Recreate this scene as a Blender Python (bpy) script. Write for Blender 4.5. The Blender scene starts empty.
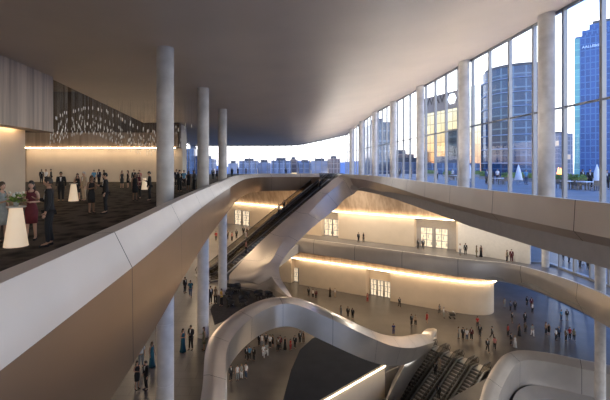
import bpy, bmesh, math, random
from mathutils import Vector, Matrix

random.seed(11)
F, VX, HY, EYE = 380.0, 280.0, 166.0, 25.0      # focal length (px), vanishing point, eye height
L2, L1, L0, LB = -2.15, -13.6, -25.0, -33.0     # storeys, measured from the eye
SC = bpy.context.scene
COL = SC.collection

def W(px, py, h):
    d = -h * F / (py - HY)
    return Vector(((px - VX) / F * d, d, EYE + h))
def WD(px, py, d):
    return Vector(((px - VX) / F * d, d, EYE - (py - HY) / F * d))
def H(x, y, h):
    return Vector((x, y, EYE + h))

# ------------------------------------------------------------------ objects
def tag(o, label=None, cat=None, group=None, kind=None):
    if label: o['label'] = label
    if cat: o['category'] = cat
    if group: o['group'] = group
    if kind: o['kind'] = kind
    return o
def empty(name, loc, rz=0.0, scale=1.0, label=None, cat=None, group=None, kind=None):
    o = bpy.data.objects.new(name, None)
    COL.objects.link(o)
    o.empty_display_size = 0.2
    o.location = loc
    o.rotation_euler = (0, 0, rz)
    o.scale = (scale,) * 3
    return tag(o, label, cat, group, kind)

class MB:
    """collects geometry in one mesh"""
    def __init__(s):
        s.v, s.f, s.m, s.sm, s.uv, s.sharp = [], [], [], [], [], []
    def face(s, idx, mi=0, smooth=False, uv=None):
        s.f.append(tuple(idx)); s.m.append(mi); s.sm.append(smooth); s.uv.append(uv)
    def box(s, c, size, mi=0, rz=0.0, M=None):
        hx, hy, hz = size[0] / 2, size[1] / 2, size[2] / 2
        R = M if M is not None else Matrix.Rotation(rz, 3, 'Z')
        b = len(s.v)
        for x in (-hx, hx):
            for y in (-hy, hy):
                for z in (-hz, hz):
                    s.v.append(Vector(c) + R @ Vector((x, y, z)))
        for q in ((0, 1, 3, 2), (4, 6, 7, 5), (0, 4, 5, 1), (2, 3, 7, 6), (0, 2, 6, 4), (1, 5, 7, 3)):
            s.face([b + i for i in q], mi)
        return s
    def bar(s, p, q, w, t, mi=0):
        """box beam from p to q, w wide (horizontal), t thick"""
        p, q = Vector(p), Vector(q)
        d = q - p; L = d.length
        z = d.normalized()
        up = Vector((0, 0, 1)) if abs(z.z) < .99 else Vector((0, 1, 0))
        x = z.cross(up).normalized(); y = x.cross(z).normalized()
        M = Matrix((x, z, y)).transposed()
        return s.box((p + q) / 2, (w, L, t), mi, M=M)
    def loft(s, rings, mi=0, smooth=True, closed=True, caps=True, uvs=None):
        b = len(s.v); n = len(rings[0])
        for r in rings:
            s.v.extend(Vector(p) for p in r)
        m = n if closed else n - 1
        for i in range(len(rings) - 1):
            for j in range(m):
                k = (j + 1) % n
                q = (b + i * n + j, b + i * n + k, b + (i + 1) * n + k, b + (i + 1) * n + j)
                uv = None
                if uvs:
                    u0, u1 = uvs[i], uvs[i + 1]
                    uv = ((u0, j), (u0, j + 1), (u1, j + 1), (u1, j))
                s.face(q, mi, smooth, uv)
        if closed and caps:
            s.face([b + j for j in range(n)][::-1], mi)
            s.face([b + (len(rings) - 1) * n + j for j in range(n)], mi)
        return s
    def lathe(s, c, prof, n=24, mi=0, smooth=True, sx=1, sy=1, caps=True):
        c = Vector(c)
        rings = [[c + Vector((r * sx * math.cos(2 * math.pi * k / n), r * sy * math.sin(2 * math.pi * k / n), z)) for k in range(n)] for r, z in prof]
        return s.loft(rings, mi, smooth, True, caps)
    def tube(s, pts, r, n=8, mi=0):
        pts = [Vector(p) for p in pts]; rings = []
        for i, p in enumerate(pts):
            t = (pts[min(i + 1, len(pts) - 1)] - pts[max(i - 1, 0)]).normalized()
            up = Vector((0, 0, 1)) if abs(t.z) < .95 else Vector((1, 0, 0))
            x = t.cross(up).normalized(); y = x.cross(t)
            rr = r[i] if isinstance(r, (list, tuple)) else r
            rings.append([p + x * rr * math.cos(2 * math.pi * k / n) + y * rr * math.sin(2 * math.pi * k / n) for k in range(n)])
        return s.loft(rings, mi)
    def ball(s, c, r, mi=0, n=12, m=8):
        r = (r, r, r) if not isinstance(r, (tuple, list)) else r
        c = Vector(c)
        prof = [(math.sin(math.pi * i / m), -math.cos(math.pi * i / m)) for i in range(m + 1)]
        prof[0] = (.02, -1); prof[-1] = (.02, 1)
        rings = [[c + Vector((a * r[0] * math.cos(2 * math.pi * k / n), a * r[1] * math.sin(2 * math.pi * k / n), z * r[2])) for k in range(n)] for a, z in prof]
        return s.loft(rings, mi)
    def prism(s, outline, z0, z1, mi=0, mtop=None):
        """straight walls over an outline with n-gon caps"""
        b = len(s.v); n = len(outline)
        for z in (z0, z1):
            s.v.extend(Vector((p[0], p[1], z)) for p in outline)
        area = sum(outline[i][0] * outline[(i + 1) % n][1] - outline[(i + 1) % n][0] * outline[i][1] for i in range(n))
        for j in range(n):
            k = (j + 1) % n
            q = (b + j, b + k, b + n + k, b + n + j)
            s.face(q if area > 0 else q[::-1], mi)
        bot = [b + j for j in range(n)]; top = [b + n + j for j in range(n)]
        if area > 0: bot = bot[::-1]
        else: top = top[::-1]
        s.face(bot, mi); s.face(top, mi if mtop is None else mtop)
        return s
    def mesh(s, name, mats):
        me = bpy.data.meshes.new(name)
        me.from_pydata([tuple(v) for v in s.v], [], s.f)
        for m in (mats if isinstance(mats, (list, tuple)) else [mats]):
            me.materials.append(m)
        me.polygons.foreach_set('material_index', s.m)
        me.polygons.foreach_set('use_smooth', s.sm)
        if any(u is not None for u in s.uv):
            lay = me.uv_layers.new(name='UVMap')
            i = 0
            for f, u in zip(s.f, s.uv):
                for k in range(len(f)):
                    lay.data[i].uv = u[k] if u else (0.5, 0.5)
                    i += 1
        me.update()
        return me
    def build(s, name, mats, parent=None, loc=None, sharp=None, **kw):
        o = bpy.data.objects.new(name, s.mesh(name, mats))
        COL.objects.link(o)
        if parent is not None: o.parent = parent
        if loc is not None: o.location = loc
        if sharp: auto_sharp(o.data, sharp)
        return tag(o, **kw)

def auto_sharp(me, deg):
    bm = bmesh.new(); bm.from_mesh(me)
    bm.normal_update()
    for e in bm.edges:
        if len(e.link_faces) == 2 and e.calc_face_angle(0) > math.radians(deg): e.smooth = False
    bm.to_mesh(me); bm.free()

def crom(P, n):
    """Catmull-Rom through tuples"""
    out = []
    for i in range(len(P) - 1):
        p0, p1, p2, p3 = P[max(i - 1, 0)], P[i], P[i + 1], P[min(i + 2, len(P) - 1)]
        for k in range(n):
            t = k / n
            out.append(tuple(.5 * (2 * b + (c - a) * t + (2 * a - 5 * b + 4 * c - d) * t * t + (3 * b - a - 3 * c + d) * t ** 3)
                             for a, b, c, d in zip(p0, p1, p2, p3)))
    out.append(tuple(P[-1]))
    return out

# ---------------------------------------------------------------- materials
def new_mat(name):
    m = bpy.data.materials.new(name); m.use_nodes = True
    nt = m.node_tree
    return m, nt, nt.nodes['Principled BSDF']
def N(nt, t, **kw):
    n = nt.nodes.new(t)
    for k, v in kw.items():
        if k.startswith('i_'):
            n.inputs[k[2:].replace('_', ' ')].default_value = v
        else: setattr(n, k, v)
    return n
def setv(b, **kw):
    for k, v in kw.items():
        b.inputs[k.replace('_', ' ')].default_value = v
def c4(c): return (c[0], c[1], c[2], 1)
def ramp(nt, stops, interp='LINEAR'):
    r = nt.nodes.new('ShaderNodeValToRGB')
    r.color_ramp.interpolation = interp
    e = r.color_ramp.elements
    while len(e) < len(stops): e.new(0.5)
    for k, (p, c) in zip(e, stops): k.position = p; k.color = c4(c)
    return r
def coords(nt, scale, kind='Object'):
    tc = N(nt, 'ShaderNodeTexCoord'); mp = N(nt, 'ShaderNodeMapping')
    mp.inputs['Scale'].default_value = scale
    nt.links.new(tc.outputs[kind], mp.inputs['Vector'])
    return mp.outputs['Vector']

def plain(name, col, rough=.6, metal=0.0, var=.12, scale=3.0, bump=0.0, stretch=(1, 1, 1), emit=None, spec=None):
    m, nt, b = new_mat(name)
    setv(b, Roughness=rough, Metallic=metal)
    if spec is not None: b.inputs['Specular IOR Level'].default_value = spec
    v = coords(nt, tuple(scale * s for s in stretch))
    nz = N(nt, 'ShaderNodeTexNoise', i_Scale=1.0, i_Detail=4.0)
    nt.links.new(v, nz.inputs['Vector'])
    r = ramp(nt, [(.3, [c * (1 - var) for c in col]), (.7, [min(1, c * (1 + var)) for c in col])])
    nt.links.new(nz.outputs['Fac'], r.inputs['Fac'])
    nt.links.new(r.outputs['Color'], b.inputs['Base Color'])
    if bump:
        bp = N(nt, 'ShaderNodeBump', i_Strength=bump, i_Distance=.02)
        nt.links.new(nz.outputs['Fac'], bp.inputs['Height'])
        nt.links.new(bp.outputs['Normal'], b.inputs['Normal'])
    if emit:
        b.inputs['Emission Color'].default_value = c4(emit[0]); b.inputs['Emission Strength'].default_value = emit[1]
    return m
def emitter(name, col, s):
    m, nt, b = new_mat(name)
    setv(b, Base_Color=c4(col), Roughness=.5)
    b.inputs['Emission Color'].default_value = c4(col); b.inputs['Emission Strength'].default_value = s
    return m

def panel_metal(name, col, rough=.34, metal=.55, seam=.006):
    """satin cladding with dark joints at whole values of U"""
    m, nt, b = new_mat(name)
    uv = N(nt, 'ShaderNodeUVMap'); sp = N(nt, 'ShaderNodeSeparateXYZ')
    nt.links.new(uv.outputs['UV'], sp.inputs[0])
    fr = N(nt, 'ShaderNodeMath', operation='FRACT'); nt.links.new(sp.outputs['X'], fr.inputs[0])
    lt = N(nt, 'ShaderNodeMath', operation='LESS_THAN'); lt.inputs[1].default_value = seam
    nt.links.new(fr.outputs[0], lt.inputs[0])
    nz = N(nt, 'ShaderNodeTexNoise', i_Scale=.5, i_Detail=3.0)
    nt.links.new(coords(nt, (1, 1, 1)), nz.inputs['Vector'])
    r = ramp(nt, [(.3, [c * .93 for c in col]), (.7, [min(1, c * 1.05) for c in col])])
    nt.links.new(nz.outputs['Fac'], r.inputs['Fac'])
    mx = N(nt, 'ShaderNodeMixRGB'); mx.inputs['Color2'].default_value = (.02, .018, .015, 1)
    nt.links.new(lt.outputs[0], mx.inputs['Fac']); nt.links.new(r.outputs['Color'], mx.inputs['Color1'])
    nt.links.new(mx.outputs[0], b.inputs['Base Color'])
    setv(b, Roughness=rough, Metallic=metal)
    return m

def wood_mat(name, c1, c2, rough=.55, sx=6.0):
    m, nt, b = new_mat(name)
    v = coords(nt, (sx, sx, .12))
    nz = N(nt, 'ShaderNodeTexNoise', i_Scale=1.0, i_Detail=3.0, i_Roughness=.7)
    nt.links.new(v, nz.inputs['Vector'])
    n2 = N(nt, 'ShaderNodeTexNoise', i_Scale=1.0, i_Detail=2.0)
    nt.links.new(coords(nt, (1.2, 1.2, .02)), n2.inputs['Vector'])
    ad = N(nt, 'ShaderNodeMath', operation='ADD'); nt.links.new(nz.outputs['Fac'], ad.inputs[0]); nt.links.new(n2.outputs['Fac'], ad.inputs[1])
    hv = N(nt, 'ShaderNodeMath', operation='MULTIPLY'); hv.inputs[1].default_value = .5; nt.links.new(ad.outputs[0], hv.inputs[0])
    r = ramp(nt, [(.40, c1), (.58, c2)])
    nt.links.new(hv.outputs[0], r.inputs['Fac']); nt.links.new(r.outputs['Color'], b.inputs['Base Color'])
    setv(b, Roughness=rough)
    return m

def tile_mat(name, col, grout, size, rough=.3, var=.1, spec=.5):
    m, nt, b = new_mat(name)
    br = N(nt, 'ShaderNodeTexBrick', i_Scale=1.0)
    br.inputs['Color1'].default_value = c4(col); br.inputs['Color2'].default_value = c4([c * (1 - var) for c in col])
    br.inputs['Mortar'].default_value = c4(grout)
    br.inputs['Mortar Size'].default_value = .012; br.inputs['Brick Width'].default_value = size[0]; br.inputs['Row Height'].default_value = size[1]
    nt.links.new(coords(nt, (1, 1, 1)), br.inputs['Vector'])
    nz = N(nt, 'ShaderNodeTexNoise', i_Scale=.35, i_Detail=5.0)
    nt.links.new(coords(nt, (1, 1, 1)), nz.inputs['Vector'])
    r = ramp(nt, [(.3, (.8,) * 3), (.7, (1.15,) * 3)])
    nt.links.new(nz.outputs['Fac'], r.inputs['Fac'])
    mx = N(nt, 'ShaderNodeMixRGB', blend_type='MULTIPLY'); mx.inputs['Fac'].default_value = 1
    nt.links.new(br.outputs['Color'], mx.inputs['Color1']); nt.links.new(r.outputs['Color'], mx.inputs['Color2'])
    nt.links.new(mx.outputs[0], b.inputs['Base Color'])
    setv(b, Roughness=rough); b.inputs['Specular IOR Level'].default_value = spec
    return m

def carpet_mat():
    m, nt, b = new_mat('patterned carpet')
    vo = N(nt, 'ShaderNodeTexVoronoi', i_Scale=1.6)
    nt.links.new(coords(nt, (1, .7, 1)), vo.inputs['Vector'])
    nz = N(nt, 'ShaderNodeTexNoise', i_Scale=5.0, i_Detail=5.0)
    nt.links.new(coords(nt, (1, 1, 1)), nz.inputs['Vector'])
    mu = N(nt, 'ShaderNodeMath', operation='MULTIPLY'); nt.links.new(vo.outputs['Distance'], mu.inputs[0]); nt.links.new(nz.outputs['Fac'], mu.inputs[1])
    r = ramp(nt, [(.05, (.028, .023, .018)), (.3, (.115, .093, .072))])
    nt.links.new(mu.outputs[0], r.inputs['Fac']); nt.links.new(r.outputs['Color'], b.inputs['Base Color'])
    setv(b, Roughness=.95); b.inputs['Specular IOR Level'].default_value = .1
    return m

def glass_mat(name, tint=(.95, .98, 1.0), base=.03):
    m = bpy.data.materials.new(name); m.use_nodes = True
    nt = m.node_tree; nt.nodes.clear()
    out = N(nt, 'ShaderNodeOutputMaterial'); mix = N(nt, 'ShaderNodeMixShader')
    tr = N(nt, 'ShaderNodeBsdfTransparent'); tr.inputs['Color'].default_value = c4(tint)
    gl = N(nt, 'ShaderNodeBsdfGlossy'); gl.inputs['Roughness'].default_value = .03
    lw = N(nt, 'ShaderNodeLayerWeight'); lw.inputs['Blend'].default_value = .5
    pw = N(nt, 'ShaderNodeMath', operation='POWER'); pw.inputs[1].default_value = 4.0
    ml = N(nt, 'ShaderNodeMath', operation='MULTIPLY_ADD'); ml.inputs[1].default_value = .45; ml.inputs[2].default_value = base
    nt.links.new(lw.outputs['Facing'], pw.inputs[0]); nt.links.new(pw.outputs[0], ml.inputs[0])
    nt.links.new(ml.outputs[0], mix.inputs[0]); nt.links.new(tr.outputs[0], mix.inputs[1]); nt.links.new(gl.outputs[0], mix.inputs[2])
    nt.links.new(mix.outputs[0], out.inputs['Surface'])
    return m

def facade_mat(name, glass, band, floor_h=4.0, bay=3.0, rough=.12, metal=.75, lit=.02, band_w=.16, litcol=(1, .75, .4), emit=1.0):
    """curtain wall: UV in metres"""
    m, nt, b = new_mat(name)
    uv = N(nt, 'ShaderNodeUVMap')
    br = N(nt, 'ShaderNodeTexBrick', offset=0.0, i_Scale=1.0)
    br.inputs['Color1'].default_value = c4(glass); br.inputs['Color2'].default_value = c4([c * .72 for c in glass])
    br.inputs['Mortar'].default_value = c4(band); br.inputs['Mortar Size'].default_value = band_w
    br.inputs['Brick Width'].default_value = bay; br.inputs['Row Height'].default_value = floor_h
    nt.links.new(uv.outputs['UV'], br.inputs['Vector'])
    nt.links.new(br.outputs['Color'], b.inputs['Base Color'])
    sn = N(nt, 'ShaderNodeVectorMath', operation='SNAP'); sn.inputs[1].default_value = (bay, floor_h, 1)
    nt.links.new(uv.outputs['UV'], sn.inputs[0])
    wn = N(nt, 'ShaderNodeTexWhiteNoise', noise_dimensions='2D'); nt.links.new(sn.outputs[0], wn.inputs['Vector'])
    lt = N(nt, 'ShaderNodeMath', operation='LESS_THAN'); lt.inputs[1].default_value = lit
    nt.links.new(wn.outputs['Value'], lt.inputs[0])
    ml = N(nt, 'ShaderNodeMath', operation='MULTIPLY'); ml.inputs[1].default_value = emit
    nt.links.new(lt.outputs[0], ml.inputs[0])
    b.inputs['Emission Color'].default_value = c4(litcol); nt.links.new(ml.outputs[0], b.inputs['Emission Strength'])
    setv(b, Roughness=rough, Metallic=metal)
    return m

M = {}
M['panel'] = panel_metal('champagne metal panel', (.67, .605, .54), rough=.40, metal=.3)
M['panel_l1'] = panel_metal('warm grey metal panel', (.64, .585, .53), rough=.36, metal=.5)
M['bronze'] = panel_metal('pale bronze panel', (.225, .155, .105), rough=.36, metal=.8)  # vertical parapet faces: shade and warm reflection put into a darker panel colour
M['bronze_light'] = panel_metal('light bronze panel', (.40, .33, .275), rough=.38, metal=.5)  # right-hand faces: the same, with less shade put into the colour
M['silver'] = panel_metal('brushed pale metal panel', (.72, .675, .62), rough=.28, metal=.85)
M['ceiling'] = plain('beige plaster ceiling', (.68, .575, .48), rough=.42, var=.05, scale=.25)
M['concrete'] = plain('fair faced concrete', (.62, .60, .58), rough=.6, var=.16, scale=1.4, bump=.15)
M['carpet'] = carpet_mat()
M['stone'] = tile_mat('grey stone paving', (.112, .104, .102), (.075, .068, .065), (2.4, 1.2), rough=.34)
M['deck'] = tile_mat('dark stone paving', (.135, .125, .12), (.06, .055, .05), (1.8, .9), rough=.36)
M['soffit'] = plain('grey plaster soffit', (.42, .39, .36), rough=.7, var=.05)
M['cream'] = plain('cream plaster wall', (.66, .55, .42), rough=.6, var=.04, scale=.6)
M['white'] = plain('pale plaster wall', (.70, .66, .60), rough=.7, var=.04)
M['wood'] = wood_mat('vertical timber boards', (.30, .205, .13), (.45, .33, .225), sx=2.6)
M['wood_dark'] = wood_mat('dark timber boards', (.115, .08, .052), (.155, .11, .074))
M['wood_pale'] = wood_mat('pale ribbed timber', (.50, .405, .32), (.84, .71, .58), sx=4.5)
M['cove'] = emitter('warm cove light', (1.0, .76, .49), 7)
M['cool_strip'] = emitter('cool linear light', (1.0, .97, .92), 2.2)
M['cove_foyer'] = emitter('foyer cove light', (1.0, .78, .52), 13)
M['warm_strip'] = emitter('neutral floor uplight', (1.0, .92, .82), 22)  # glow of the fill strip added for the ceiling
M['mullion'] = plain('grey aluminium mullion', (.30, .31, .33), rough=.4, metal=.5, var=.03)
M['glass'] = glass_mat('clear glazing')
M['dark_metal'] = plain('dark anodised metal', (.10, .092, .085), rough=.42, metal=.4)
M['steel'] = plain('grey steel', (.42, .42, .42), rough=.35, metal=.9, var=.04)
M['step'] = plain('grooved escalator step', (.34, .30, .26), rough=.6, metal=0.0, var=.2, scale=30, stretch=(1, 1, .05))
M['rubber'] = plain('black rubber', (.05, .047, .044), rough=.5)
M['bal_glass'] = glass_mat('smoky balustrade glass', tint=(.66, .64, .61), base=.05)
M['slate'] = plain('blue black slate', (.022, .027, .038), rough=.75, var=.12, scale=.6, spec=.12)
M['terrace'] = tile_mat('blue grey terrace paving', (.105, .118, .145), (.06, .07, .09), (1.5, 1.5), rough=.6)
M['city'] = plain('dim city ground', (.10, .11, .14), rough=.9, var=.3, scale=.02)

# ------------------------------------------------------------------- camera
cam_d = bpy.data.cameras.new('camera'); cam = bpy.data.objects.new('camera', cam_d); COL.objects.link(cam)
cam.location = (0, 0, EYE); cam.rotation_euler = (math.pi / 2, 0, 0)
cam_d.sensor_fit = 'HORIZONTAL'; cam_d.sensor_width = 36; cam_d.lens = 36 * F / 610
cam_d.shift_x = (305 - VX) / 610; cam_d.shift_y = -(200 - HY) / 610
cam_d.clip_end = 4000
SC.camera = cam

# -------------------------------------------------------------------- world
def make_world():
    w = bpy.data.worlds.new('dusk sky'); SC.world = w; w.use_nodes = True
    nt = w.node_tree; nt.nodes.clear()
    out = N(nt, 'ShaderNodeOutputWorld'); bg = N(nt, 'ShaderNodeBackground')
    tc = N(nt, 'ShaderNodeTexCoord'); sp = N(nt, 'ShaderNodeSeparateXYZ')
    nt.links.new(tc.outputs['Generated'], sp.inputs[0])
    mr = N(nt, 'ShaderNodeMapRange'); mr.inputs['From Min'].default_value = -.2; mr.inputs['From Max'].default_value = 1
    nt.links.new(sp.outputs['Z'], mr.inputs['Value'])
    def pos(z): return (z + .2) / 1.2
    cold = ramp(nt, [(pos(-.05), (.10, .12, .17)), (pos(-.004), (.35, .38, .48)), (pos(.012), (.80, .74, .75)), (pos(.06), (.93, .90, .88)), (pos(.28), (.98, .97, .95)),
                     (pos(.325), (.20, .42, .80)), (pos(.42), (.08, .23, .66)), (pos(1), (.05, .14, .45))])
    warm = ramp(nt, [(pos(-.05), (.16, .12, .12)), (pos(0), (.70, .24, .08)), (pos(.03), (.80, .42, .16)), (pos(.08), (.80, .66, .40)), (pos(.16), (.80, .80, .70)),
                     (pos(.36), (.55, .66, .85)), (pos(1), (.07, .17, .48))])
    for r in (cold, warm): nt.links.new(mr.outputs[0], r.inputs['Fac'])
    wd = N(nt, 'ShaderNodeMapRange'); wd.inputs['From Min'].default_value = .30; wd.inputs['From Max'].default_value = -.75
    wd.inputs['From Min'].default_value = -.45; wd.inputs['From Max'].default_value = -.85
    nt.links.new(sp.outputs['X'], wd.inputs['Value'])
    mx = N(nt, 'ShaderNodeMixRGB')
    nt.links.new(wd.outputs[0], mx.inputs['Fac']); nt.links.new(cold.outputs[0], mx.inputs['Color1']); nt.links.new(warm.outputs[0], mx.inputs['Color2'])
    nz = N(nt, 'ShaderNodeTexNoise', i_Scale=2.2, i_Detail=5.0)
    mp = N(nt, 'ShaderNodeMapping'); mp.inputs['Scale'].default_value = (1, 1, 3.5)
    nt.links.new(tc.outputs['Generated'], mp.inputs[0]); nt.links.new(mp.outputs[0], nz.inputs['Vector'])
    cr = ramp(nt, [(.35, (.93,) * 3), (.7, (1.06,) * 3)]); nt.links.new(nz.outputs['Fac'], cr.inputs['Fac'])
    m2 = N(nt, 'ShaderNodeMixRGB', blend_type='MULTIPLY'); m2.inputs['Fac'].default_value = 1
    nt.links.new(mx.outputs[0], m2.inputs['Color1']); nt.links.new(cr.outputs[0], m2.inputs['Color2'])
    nt.links.new(m2.outputs[0], bg.inputs['Color']); bg.inputs['Strength'].default_value = SKY
    nt.links.new(bg.outputs[0], out.inputs['Surface'])
SKY = 2.3
make_world()

# ------------------------------------------------------------ slabs / floors
def slab(name, outline, holes, ztop, thick, mats, **kw):
    """flat floor plate with openings: mats = top, sides and underside"""
    bm = bmesh.new()
    loops = []
    for ring in [outline] + holes:
        vs = [bm.verts.new((x, y, ztop)) for x, y in ring]
        es = [bm.edges.new((vs[i], vs[(i + 1) % len(vs)])) for i in range(len(vs))]
        loops += es
    bmesh.ops.triangle_fill(bm, use_beauty=True, use_dissolve=False, edges=loops)
    for f in bm.faces:
        if f.normal.z < 0: f.normal_flip()
    top = list(bm.faces)
    r = bmesh.ops.extrude_face_region(bm, geom=top, use_keep_orig=True)
    nv = [g for g in r['geom'] if isinstance(g, bmesh.types.BMVert)]
    nf = [g for g in r['geom'] if isinstance(g, bmesh.types.BMFace)]
    for v in nv: v.co.z -= thick
    for f in bm.faces: f.material_index = 1
    for f in top: f.material_index = 0
    bmesh.ops.recalc_face_normals(bm, faces=bm.faces)
    me = bpy.data.meshes.new(name); bm.to_mesh(me); bm.free()
    for m in mats: me.materials.append(m)
    o = bpy.data.objects.new(name, me); COL.objects.link(o)
    return tag(o, **kw)

# the opening through the upper storey (also used by the parapets)
LEFT2 = [(-2.55, -7), (-2.62, 0), (-2.75, 4), (-2.97, 8), (-3.4, 13), (-3.8, 19), (-4.3, 28), (-4.85, 39), (-5.0, 48), (-4.2, 54.5), (-2.2, 57.4), (1.5, 58.2), (6.0, 58.2)]
RIGHT2 = [(9.6, 53.2), (10.6, 49), (11.1, 43), (11.0, 36), (10.5, 28), (10.0, 20.5), (10.0, 14.5), (10.2, 10), (10.3, 4), (10.3, -7)]
hole2 = [(x - .25, y) for x, y in LEFT2[:9]] + [(-4.3, 55), (-2.3, 57.7), (1.5, 58.5), (6, 58.5), (8.6, 56.6), (9.8, 53.4)] + [(x + .25, y) for x, y in RIGHT2[1:]]
hole2[0] = (hole2[0][0], -6.9); hole2[-1] = (hole2[-1][0], -6.9)
slab('floor', [(-41, -14), (15.9, -14), (15.9, 92.5), (-41, 92.5)], [hole2], EYE + L2, 1.1, [M['carpet'], M['soffit']], kind='structure')

EDGE1 = [(-3.6, 4), (-4.1, 20.5), (-5.0, 26.3), (-4.85, 29), (-3.5, 33), (-1.3, 35.9), (.4, 37.0), (-.4, 40), (-1.6, 46), (-.4, 56), (3.4, 66.6), (8.4, 63.3), (17.9, 56.4), (24.2, 51.9), (30.1, 49.2),
         (32.1, 43.6), (32.2, 39), (31.9, 36), (30.8, 28), (29.5, 18)]
slab('floor', [(-26, 4)] + EDGE1 + [(53, 18), (53, 102), (-26, 102)], [], EYE + L1, 1.5, [M['deck'], M['soffit']], kind='structure')

U = Vector((-.836, -.549, 0)); NV = Vector((.549, -.836, 0))      # the way the escalators run, and across it
RV0 = [(12.0, 24), (15.5, 31), (18.6, 36), (20.9, 39), (22.9, 41.8), (26.0, 45.4), (28.7, 48.0), (31.3, 49.1), (34.2, 48.5), (36.9, 47.0), (39.8, 45.2), (42.5, 42), (44, 37), (44, 24)]
esc_l, esc_r = Vector((20.9, 53.0, 0)), Vector((25.7, 45.7, 0))
pit = [esc_l.to_2d()[:], (esc_l + U * 10.6).to_2d()[:], (12.45, 46.0), (4.1, 38.9), (-5, 31.2), (2, 22), (esc_r + U * 24).to_2d()[:], esc_r.to_2d()[:]]
slab('floor', [(-42, 6), (75, 6), (75, 112), (-42, 112)], [pit, [(x, y) for x, y in RV0]], EYE + L0, 1.0, [M['stone'], M['soffit']], kind='structure')
mb = MB(); mb.box((20, 30, EYE + LB - .5), (90, 60, 1))
mb.build('floor', M['slate'], kind='structure')

# ------------------------------------------------------------------- ceiling
def ceil_h(x, d):
    hl = 6.45 if d < 18 else 6.45 - (d - 18) / 74 * 1.5
    hr = 8.85 if d < 66 else 8.85 - (d - 66) / 26 * 1.35
    k = max(0, min(1, (d - 30) / 60)); xc = -4.5 + 9.0 * k * k
    t = (x - xc) / (15.7 - xc); w = .16
    t = .5 * (t + math.sqrt(t * t + w * w)) - .5 * (math.sqrt(1 + w * w) - 1) * max(0, t)      # soft crease
    t = max(0, t) ** (1.0 + .7 * (1 - k))
    return hl + (hr - hl) * min(1.02, t)
def make_ceiling():
    xs = [-16 + 32 * i / 64 for i in range(65)]; ys = [-14 + 107 * i / 44 for i in range(45)]
    mb = MB()
    rows = [[H(x - (3.0 * max(0, (y - 22)) / 38 if x < -14 else 0) * (0 if i else 1), y, ceil_h(x, y)) for i, x in enumerate(xs)] for y in ys]
    mb.loft(rows, 0, True, closed=False)
    up = [[p + Vector((0, 0, 1.0)) for p in r] for r in rows]
    mb.loft([r[::-1] for r in up], 0, True, closed=False)
    for a, b in ((0, 1),):
        pass
    n = len(xs)
    mb.loft([rows[0], up[0]], 0, False, closed=False)
    mb.loft([up[-1], rows[-1]], 0, False, closed=False)
    mb.loft([[r[0] for r in up], [r[0] for r in rows]], 0, False, closed=False)
    mb.loft([[r[-1] for r in rows], [r[-1] for r in up]], 0, False, closed=False)
    mb.build('ceiling', M['ceiling'], kind='structure')
    # the higher timber ceiling over the foyer at the left
    mb = MB(); mb.box((-28.2, 36, EYE + 10.1), (25.4, 102, .3)); mb.build('ceiling', M['wood_dark'], kind='structure')
make_ceiling()

# ------------------------------------------------------- glazed walls (upper)
def glazed_wall(name, p0, p1, n, base, tops, transom, mull=.16, depth=.22, sill=.25):
    """curtain wall from p0 to p1 in n bays; tops(x, y) = head height"""
    p0, p1 = Vector((*p0, 0)), Vector((*p1, 0))
    root = empty(name, p0 + Vector((0, 0, EYE + base)), kind='structure')
    inv = -root.location
    d = (p1 - p0).normalized(); perp = Vector((-d.y, d.x, 0)); rz = math.atan2(d.y, d.x)
    fr, gl = MB(), MB()
    pts = [p0 + (p1 - p0) * k / n for k in range(n + 1)]
    for k, p in enumerate(pts):
        t = tops(p.x, p.y)
        fr.box(p + inv + Vector((0, 0, EYE + (base + t) / 2)), (mull, depth, t - base), 0, rz)
    for a, b in zip(pts, pts[1:]):
        ta, tb = tops(a.x, a.y), tops(b.x, b.y)
        for h in [transom] if not isinstance(transom, (list, tuple)) else transom:
            fr.bar(a + inv + Vector((0, 0, EYE + h)), b + inv + Vector((0, 0, EYE + h)), depth * .7, .10)
        fr.bar(a + inv + Vector((0, 0, EYE + ta - .1)), b + inv + Vector((0, 0, EYE + tb - .1)), depth, .2)
        fr.bar(a + inv + Vector((0, 0, EYE + base + sill / 2)), b + inv + Vector((0, 0, EYE + base + sill / 2)), depth * 1.6, sill)
        q = [a + Vector((0, 0, EYE + base)), b + Vector((0, 0, EYE + base)), b + Vector((0, 0, EYE + tb)), a + Vector((0, 0, EYE + ta))]
        bb = len(gl.v); gl.v += [v + inv for v in q]; gl.face((bb, bb + 1, bb + 2, bb + 3))
    fr.build('mullion_frame', M['mullion'], root); gl.build('pane', M['glass'], root)
    return root
GX = 15.95
glazed_wall('window_1', (GX, -9), (GX, 92), 40, L2, lambda x, y: ceil_h(15.9, y) + .05, 3.3)
glazed_wall('window_2', (GX, 92), (-25, 92), 28, L2, lambda x, y: ceil_h(max(-16, x), 92) + .05, 1.2, mull=.14)
mb = MB(); mb.box((15.05, 46, EYE + L2 + .06), (.16, 88, .12)); mb.build('linear_light', M['cool_strip'], label='cool light line along the foot of the tall glass wall', cat='light')
mb = MB()
for sx in (-1, 1): mb.box((11.9 + sx * .36, 50, EYE + L2 + .24), (.04, 68, .48))
mb.box((11.9, 50, EYE + L2 + .015), (.76, 68, .03))
r = mb.build('uplight_trough', M['mullion'], label='long uplight trough on the floor between the parapet and the glass wall', cat='light')  # hidden behind the parapet, added to brighten the ceiling
mb = MB(); mb.box((11.9, 50, EYE + L2 + .05), (.5, 67.8, .04)); mb.build('lamp', M['warm_strip'], r)
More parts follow.
